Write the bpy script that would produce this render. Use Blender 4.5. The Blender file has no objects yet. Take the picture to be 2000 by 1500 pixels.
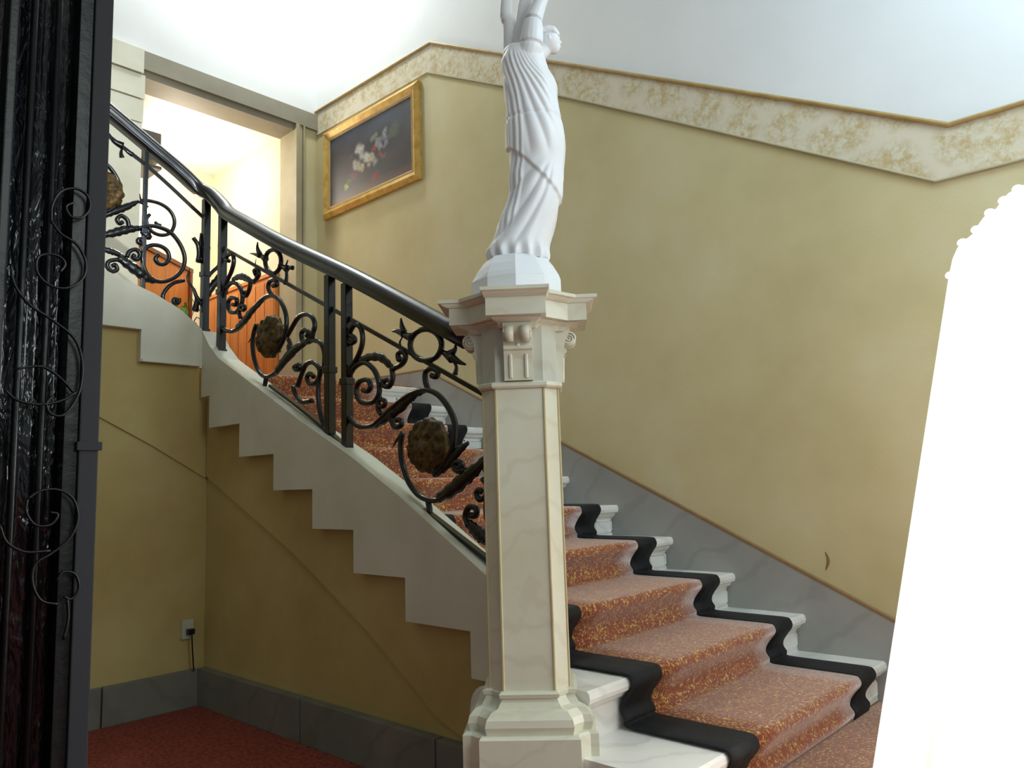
import bpy, bmesh, math, random
from mathutils import Vector, Matrix, noise
random.seed(4)
S = bpy.context.scene
COL = S.collection
PI = math.pi
# ------------------------------------------------------------------ camera
# axes: +Y runs up the first flight along the long wall, +X points into that wall
PITCH, ROLL, YAW, FPX = math.radians(7.15), math.radians(-1.81), math.radians(47.38), 1518.0
FW = Vector((math.sin(YAW)*math.cos(PITCH), math.cos(YAW)*math.cos(PITCH), math.sin(PITCH)))
RT0 = Vector((math.cos(YAW), -math.sin(YAW), 0)); UP0 = RT0.cross(FW)
RT = RT0*math.cos(ROLL)+UP0*math.sin(ROLL); UP = -RT0*math.sin(ROLL)+UP0*math.cos(ROLL)
cd = bpy.data.cameras.new('camera'); cam = bpy.data.objects.new('camera', cd); COL.objects.link(cam)
cd.sensor_width = 36; cd.lens = FPX/2000*36; cd.clip_start = .05
M = Matrix((RT, UP, -FW)).transposed().to_4x4(); M.translation = Vector((0, 0, .988)); cam.matrix_world = M
S.camera = cam
EF = Vector((math.sin(YAW), math.cos(YAW), 0)); ER = Vector((math.cos(YAW), -math.sin(YAW), 0))
# ------------------------------------------------------------------ exposure, world, lights
S.view_settings.view_transform = 'Standard'; S.view_settings.look = 'None'
S.view_settings.exposure = 0; S.view_settings.gamma = 1; S.view_settings.use_curve_mapping = False
w = bpy.data.worlds.new('world'); S.world = w; w.use_nodes = True
w.node_tree.nodes['Background'].inputs[0].default_value = (.84, .95, .96, 1)
w.node_tree.nodes['Background'].inputs[1].default_value = .30
def area(name, loc, target, sx, sy, e, col):
    l = bpy.data.lights.new(name, 'AREA'); l.shape = 'RECTANGLE'; l.size = sx; l.size_y = sy; l.energy = e; l.color = col
    o = bpy.data.objects.new(name, l); COL.objects.link(o); o.location = loc
    o.rotation_euler = (Vector(target)-Vector(loc)).to_track_quat('-Z', 'Y').to_euler(); return o
def point(name, loc, e, col, r=.1):
    l = bpy.data.lights.new(name, 'POINT'); l.energy = e; l.color = col; l.shadow_soft_size = r
    o = bpy.data.objects.new(name, l); COL.objects.link(o); o.location = loc; return o
point('landing_ceiling_lamp', (2.95, 4.95, 5.75), 120, (.93, 1, 1), .15)          # over the landing, above the frame
area('high_window_light', (2.75, -.55, 3.7), (3.65, .5, 3.0), .9, .9, 42, (.62, .84, 1))  # window high beside the stair foot
area('lobby_window_light', (1.2, -2.2, 2.6), (2.6, 2.0, .9), 1.6, 1.6, 56, (.90, 1, .97))   # lobby window behind the viewer's right
wp = Vector((0, 0, 1.25))+EF*2.0+ER*1.75
area('curtain_fill_light', wp, Vector((0, 0, 1.05))+EF*1.2+ER*1.5, 1.0, 1.9, 95, (1, 1, 1))  # area light added behind the curtain to blow it out to white
point('back_room_lamp', (2.75, 6.35, 3.75), 34, (1, .93, .80), .15)
point('back_room_table_lamp_bulb', (2.78, 6.5, 3.2), 8, (1, .92, .8), .05)
sl = bpy.data.lights.new('stair_fill_spot', 'SPOT'); sl.energy = 800; sl.color = (.97, .99, 1); sl.spot_size = math.radians(24); sl.spot_blend = .9; sl.shadow_soft_size = .06  # added spot, brightens the pilaster and upper string; no real lamp there
so_ = bpy.data.objects.new('stair_fill_spot', sl); COL.objects.link(so_); so_.location = (1.0, -1.6, 3.5); so_.rotation_euler = (Vector((1.8, 5.4, 2.95))-Vector((1.0, -1.6, 3.5))).to_track_quat('-Z', 'Y').to_euler()
# ------------------------------------------------------------------ materials
def lin(c): return tuple(((x/255)/12.92 if x/255 <= .04045 else ((x/255+.055)/1.055)**2.4) for x in c)+(1,)
def nodes(name):
    m = bpy.data.materials.new(name); m.use_nodes = True; nt = m.node_tree
    return m, nt, nt.nodes['Principled BSDF']
def coords(nt, scale=(1, 1, 1)):
    g = nt.nodes.new('ShaderNodeNewGeometry'); mp = nt.nodes.new('ShaderNodeMapping')
    mp.inputs['Scale'].default_value = scale; nt.links.new(g.outputs['Position'], mp.inputs[0]); return mp.outputs[0]
def noise_ramp(nt, vec, scale, stops, detail=4, rough=.6, dist=0):
    n = nt.nodes.new('ShaderNodeTexNoise'); n.inputs['Scale'].default_value = scale
    n.inputs['Detail'].default_value = detail; n.inputs['Roughness'].default_value = rough; n.inputs['Distortion'].default_value = dist
    nt.links.new(vec, n.inputs['Vector'])
    r = nt.nodes.new('ShaderNodeValToRGB'); cr = r.color_ramp
    while len(cr.elements) < len(stops): cr.elements.new(.5)
    for e, (p, c) in zip(cr.elements, stops): e.position = p; e.color = lin(c)
    nt.links.new(n.outputs['Fac'], r.inputs[0]); return r.outputs[0], n.outputs['Fac']
def bump(nt, b, fac, st, dist=.01):
    bu = nt.nodes.new('ShaderNodeBump'); bu.inputs['Strength'].default_value = st; bu.inputs['Distance'].default_value = dist
    nt.links.new(fac, bu.inputs['Height']); nt.links.new(bu.outputs[0], b.inputs['Normal'])
def mottled(name, stops, scale=2, rough=.7, bscale=60, bst=.1, detail=4, dist=0, sc=(1, 1, 1), metal=0, coat=0):
    m, nt, b = nodes(name); v = coords(nt, sc)
    c, f = noise_ramp(nt, v, scale, stops, detail, .6, dist); nt.links.new(c, b.inputs['Base Color'])
    b.inputs['Roughness'].default_value = rough; b.inputs['Metallic'].default_value = metal; b.inputs['Coat Weight'].default_value = coat
    if bst:
        _, f2 = noise_ramp(nt, v, bscale, [(0, (0, 0, 0)), (1, (255, 255, 255))]); bump(nt, b, f2, bst, .004)
    return m
def marble(name, base, vein, stain=None, rough=.35, vs=3.0):
    m, nt, b = nodes(name); v = coords(nt)
    c1, _ = noise_ramp(nt, v, 2.2, [(.3, base), (.75, stain or base)], 5)
    w_ = nt.nodes.new('ShaderNodeTexWave'); w_.inputs['Scale'].default_value = vs; w_.inputs['Distortion'].default_value = 9
    w_.inputs['Detail'].default_value = 4; w_.bands_direction = 'DIAGONAL'; nt.links.new(v, w_.inputs[0])
    r = nt.nodes.new('ShaderNodeValToRGB'); r.color_ramp.elements[0].position = .0; r.color_ramp.elements[1].position = .13
    r.color_ramp.elements[0].color = (.2, .2, .2, 1); r.color_ramp.elements[1].color = (0, 0, 0, 1); nt.links.new(w_.outputs[0], r.inputs[0])
    mx = nt.nodes.new('ShaderNodeMixRGB'); nt.links.new(r.outputs[0], mx.inputs[0]); nt.links.new(c1, mx.inputs[1]); mx.inputs[2].default_value = lin(vein)
    nt.links.new(mx.outputs[0], b.inputs['Base Color']); b.inputs['Roughness'].default_value = rough
    return m
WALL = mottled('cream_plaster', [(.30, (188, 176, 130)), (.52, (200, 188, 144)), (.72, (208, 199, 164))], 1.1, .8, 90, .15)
WALLR = mottled('warm_room_paint', [(.3, (224, 208, 176)), (.7, (234, 219, 188))], 1.1, .8, 90, .1)
WHITE = mottled('white_plaster', [(.3, (224, 225, 224)), (.7, (233, 233, 231))], 1.5, .8, 80, .08)
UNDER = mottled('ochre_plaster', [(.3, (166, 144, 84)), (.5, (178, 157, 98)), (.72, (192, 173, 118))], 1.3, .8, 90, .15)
STONE = mottled('string_stone', [(.3, (204, 202, 180)), (.7, (218, 216, 198))], 3, .55, 60, .05)
GREYM = marble('grey_marble', (146, 146, 142), (110, 108, 104), (162, 162, 156), .4, 2.0)
WHITEM = marble('white_marble', (224, 222, 214), (160, 156, 150), (232, 231, 226), .3, 3)
PEDM = marble('aged_marble', (220, 220, 204), (180, 166, 130), (204, 200, 172), .35, 4)
PEDG = marble('grey_aged_marble', (196, 196, 184), (150, 145, 120), (172, 170, 154), .4, 4)
STAT = mottled('plaster_statue', [(.3, (232, 234, 238)), (.7, (240, 241, 243))], 6, .45, 30, .03)
BASEB = marble('dark_skirting_marble', (104, 108, 100), (66, 68, 64), (128, 124, 110), .45, 2)
BROWN = mottled('brown_moulding', [(.3, (128, 98, 62)), (.7, (146, 114, 76))], 8, .5, 60, .1)
IRON = mottled('black_iron', [(.3, (12, 13, 15)), (.7, (24, 26, 30))], 20, .24, 70, .25, metal=.3, coat=.3)
CIRON = mottled('dull_cage_iron', [(.3, (4, 5, 6)), (.7, (8, 9, 11))], 20, .38, 40, .3)
CIRON.node_tree.nodes['Principled BSDF'].inputs['Specular IOR Level'].default_value = .3
RAILM = mottled('ebonised_handrail', [(.3, (20, 17, 17)), (.7, (34, 29, 28))], 10, .28, 50, .05, coat=.4)
GOLD = mottled('gilt_frame', [(.3, (186, 142, 62)), (.7, (220, 182, 98))], 14, .42, 60, .3, metal=.3)
GOLD2 = mottled('gilt_cord', [(.3, (166, 138, 82)), (.7, (188, 160, 104))], 12, .5, 60, .1)
LION = mottled('old_bronze', [(.35, (52, 38, 14)), (.6, (104, 80, 34)), (.8, (138, 110, 52))], 40, .5, 80, .6, metal=.3)
DARKCARP = mottled('dark_floor_carpet', [(.35, (96, 34, 24)), (.5, (128, 52, 34)), (.65, (150, 66, 42))], 60, .95, 200, .4)
BLACKB = mottled('black_felt', [(.3, (10, 11, 14)), (.7, (18, 20, 24))], 60, .75, 120, .3)
WOOD = mottled('orange_wood', [(.3, (190, 108, 40)), (.7, (216, 138, 62))], 4, .45, 40, .05, sc=(6, 6, .6))
DWOOD = mottled('red_brown_wood', [(.3, (92, 40, 20)), (.7, (120, 56, 30))], 5, .4, 40, .05, sc=(2, 2, 8))
GREY = mottled('dark_grey_plastic', [(.3, (66, 62, 58)), (.7, (78, 74, 70))], 5, .5, 40, .02)
GREEN = mottled('leaf_green', [(.3, (44, 96, 26)), (.7, (88, 150, 46))], 9, .5, 40, .05)
RED = mottled('red_petals', [(.3, (150, 22, 28)), (.7, (190, 40, 46))], 9, .6, 40, .05)
SOCK = mottled('aged_socket_plastic', [(.3, (176, 176, 156)), (.7, (190, 190, 170))], 5, .4, 40, 0)
CERAM = mottled('white_ceramic', [(.3, (226, 226, 222)), (.7, (238, 238, 234))], 5, .25, 40, 0)
CARP, nt, b = nodes('patterned_stair_carpet'); v = coords(nt)
vo = nt.nodes.new('ShaderNodeTexVoronoi'); vo.inputs['Scale'].default_value = 150; nt.links.new(v, vo.inputs['Vector'])
sep = nt.nodes.new('ShaderNodeSeparateColor'); nt.links.new(vo.outputs['Color'], sep.inputs[0])
r = nt.nodes.new('ShaderNodeValToRGB'); cr = r.color_ramp; cr.interpolation = 'CONSTANT'
for _ in range(3): cr.elements.new(.5)
for e, (p_, c_) in zip(cr.elements, [(0, (138, 62, 38)), (.30, (150, 80, 44)), (.55, (180, 126, 56)), (.74, (142, 52, 42)), (.88, (206, 178, 104))]): e.position = p_; e.color = lin(c_)
nt.links.new(sep.outputs[0], r.inputs[0]); nt.links.new(r.outputs[0], b.inputs['Base Color'])
b.inputs['Roughness'].default_value = .95; b.inputs['Sheen Weight'].default_value = .75; b.inputs['Sheen Roughness'].default_value = .5
b.inputs['Sheen Tint'].default_value = (.95, .86, .84, 1); bump(nt, b, vo.outputs['Distance'], .3, .003)
# frieze: pale band with tan floral clumps
FRZ, nt, b = nodes('floral_frieze_paint'); v = coords(nt)
c1, f1 = noise_ramp(nt, v, 26, [(.40, (210, 204, 180)), (.62, (188, 166, 120))], 5, .7)
vo = nt.nodes.new('ShaderNodeTexVoronoi'); vo.inputs['Scale'].default_value = 5.6; vo.inputs['Randomness'].default_value = .55; nt.links.new(v, vo.inputs['Vector'])
rr = nt.nodes.new('ShaderNodeValToRGB'); rr.color_ramp.elements[0].position = .42; rr.color_ramp.elements[1].position = .7
rr.color_ramp.elements[0].color = (1, 1, 1, 1); rr.color_ramp.elements[1].color = (0, 0, 0, 1); nt.links.new(vo.outputs['Distance'], rr.inputs[0])
mx = nt.nodes.new('ShaderNodeMixRGB'); nt.links.new(rr.outputs[0], mx.inputs[0]); mx.inputs[1].default_value = lin((212, 203, 180)); nt.links.new(c1, mx.inputs[2])
nt.links.new(mx.outputs[0], b.inputs['Base Color']); b.inputs['Roughness'].default_value = .8
# dark wavy cage glass
CAGE, nt, b = nodes('dark_lift_glass'); v = coords(nt, (1, 1, .35))
b.inputs['Base Color'].default_value = (.006, .007, .010, 1); b.inputs['Roughness'].default_value = .10; b.inputs['Coat Weight'].default_value = .5
_, f = noise_ramp(nt, v, 34, [(0, (0, 0, 0)), (1, (255, 255, 255))], 3, .6, .4); bump(nt, b, f, .9, .03)
CURT, nt, b = nodes('sheer_white_fabric'); b.inputs['Base Color'].default_value = (.93, .93, .93, 1); b.inputs['Roughness'].default_value = .8
tr = nt.nodes.new('ShaderNodeBsdfTranslucent'); tr.inputs[0].default_value = (.97, .97, .96, 1); ms = nt.nodes.new('ShaderNodeMixShader'); ms.inputs[0].default_value = .85
nt.links.new(b.outputs[0], ms.inputs[1]); nt.links.new(tr.outputs[0], ms.inputs[2]); nt.links.new(ms.outputs[0], nt.nodes['Material Output'].inputs[0])
LAMPSH, nt, b = nodes('glowing_lamp_shade'); b.inputs['Base Color'].default_value = (.95, .93, .88, 1)
b.inputs['Emission Color'].default_value = (1, .96, .88, 1); b.inputs['Emission Strength'].default_value = 3.5
# ------------------------------------------------------------------ helpers
def obj(name, bm, mat=None, parent=None, smooth=False, kind=None):
    me = bpy.data.meshes.new(name); bmesh.ops.recalc_face_normals(bm, faces=bm.faces); bm.to_mesh(me); bm.free()
    if smooth:
        for p in me.polygons: p.use_smooth = True
    if mat: me.materials.append(mat)
    o = bpy.data.objects.new(name, me); COL.objects.link(o)
    if parent:
        o.parent = parent
        pw = Vector((0, 0, 0)); q = parent
        while q: pw += q.location; q = q.parent
        for v_ in me.vertices: v_.co -= pw        # meshes are written in world coordinates
    if kind: o['kind'] = kind
    return o
def thing(name, label, cat, loc=(0, 0, 0), group=None):
    o = bpy.data.objects.new(name, None); COL.objects.link(o); o.location = loc; o.empty_display_size = .1
    o['label'] = label; o['category'] = cat
    if group: o['group'] = group
    return o
def tag(o, label, cat, group=None):
    o['label'] = label; o['category'] = cat
    if group: o['group'] = group
    return o
def box(bm, a, b_, bev=0):
    t = bmesh.new(); bmesh.ops.create_cube(t, size=1)
    c = [(a[i]+b_[i])/2 for i in range(3)]; s = [abs(b_[i]-a[i]) for i in range(3)]
    for v_ in t.verts: v_.co = Vector((c[0]+v_.co.x*s[0], c[1]+v_.co.y*s[1], c[2]+v_.co.z*s[2]))
    if bev: bmesh.ops.bevel(t, geom=t.edges[:], offset=bev, segments=2, profile=.7, affect='EDGES')
    add(bm, t); return bm
def add(bm, t):
    me = bpy.data.meshes.new('t'); t.to_mesh(me); t.free(); bm.from_mesh(me); bpy.data.meshes.remove(me)
def prism(bm, pts, f, a, b_):
    """polygon pts (p,q) extruded between a and b_; f(p,q,h)->xyz"""
    A = [bm.verts.new(f(p, q, a)) for p, q in pts]; B = [bm.verts.new(f(p, q, b_)) for p, q in pts]
    n = len(pts); bm.faces.new(A); bm.faces.new(B[::-1])
    for i in range(n): bm.faces.new((A[i], B[i], B[(i+1) % n], A[(i+1) % n]))
    return bm
fX = lambda p, q, h: (h, p, q)      # (Y,z) outline extruded along X
fY = lambda p, q, h: (p, h, q)      # (X,z) outline extruded along Y
def cr_spline(P, sub=5):
    P = [Vector(p) for p in P]; n = len(P)
    if n < 3: return P
    closed = (P[0]-P[-1]).length < 1e-3
    out = []
    for i in range(n-1):
        p0 = P[i-1] if i else (P[-2] if closed else P[0]*2-P[1]); p1 = P[i]; p2 = P[i+1]
        p3 = P[i+2] if i+2 < n else (P[1] if closed else P[-1]*2-P[-2])
        for k in range(sub):
            t = k/sub
            out.append(.5*((2*p1)+(p2-p0)*t+(2*p0-5*p1+4*p2-p3)*t*t+(3*p1-p0-3*p2+p3)*t**3))
    out.append(P[-1]); return out
def tube(bm, P, rad, n=8, nrm=None, flat=1.0, cap=True, spline=True, sub=5):
    P = cr_spline(P, sub) if spline else [Vector(p) for p in P]
    N = len(P); rings = []
    for i in range(N):
        t = (P[min(i+1, N-1)]-P[max(i-1, 0)]).normalized()
        a = Vector(nrm) if nrm else Vector((0, 0, 1))
        if abs(a.dot(t)) > .98: a = Vector((1, 0, 0))
        u = (a-t*a.dot(t)).normalized(); v_ = t.cross(u)
        r_ = rad(i/(N-1)) if callable(rad) else rad
        rings.append([bm.verts.new(P[i]+u*math.cos(2*PI*k/n)*r_*flat+v_*math.sin(2*PI*k/n)*r_) for k in range(n)])
    for i in range(N-1):
        for k in range(n): bm.faces.new((rings[i][k], rings[i][(k+1) % n], rings[i+1][(k+1) % n], rings[i+1][k]))
    if cap: bm.faces.new(rings[0][::-1]); bm.faces.new(rings[-1])
    return bm
def lathe(bm, c, prof, n=24):
    R_ = []
    for r_, z in prof: R_.append([bm.verts.new((c[0]+r_*math.cos(2*PI*k/n), c[1]+r_*math.sin(2*PI*k/n), c[2]+z)) for k in range(n)])
    for i in range(len(R_)-1):
        for k in range(n): bm.faces.new((R_[i][k], R_[i][(k+1) % n], R_[i+1][(k+1) % n], R_[i+1][k]))
    bm.faces.new(R_[0][::-1]); bm.faces.new(R_[-1]); return bm
def sphere(bm, c, r, n=12):
    t = bmesh.new(); bmesh.ops.create_uvsphere(t, u_segments=n, v_segments=max(6, n//2+2), radius=1)
    for v_ in t.verts: v_.co = Vector((c[0]+v_.co.x*r[0], c[1]+v_.co.y*r[1], c[2]+v_.co.z*r[2]))
    add(bm, t); return bm
def nb(): return bmesh.new()
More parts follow.
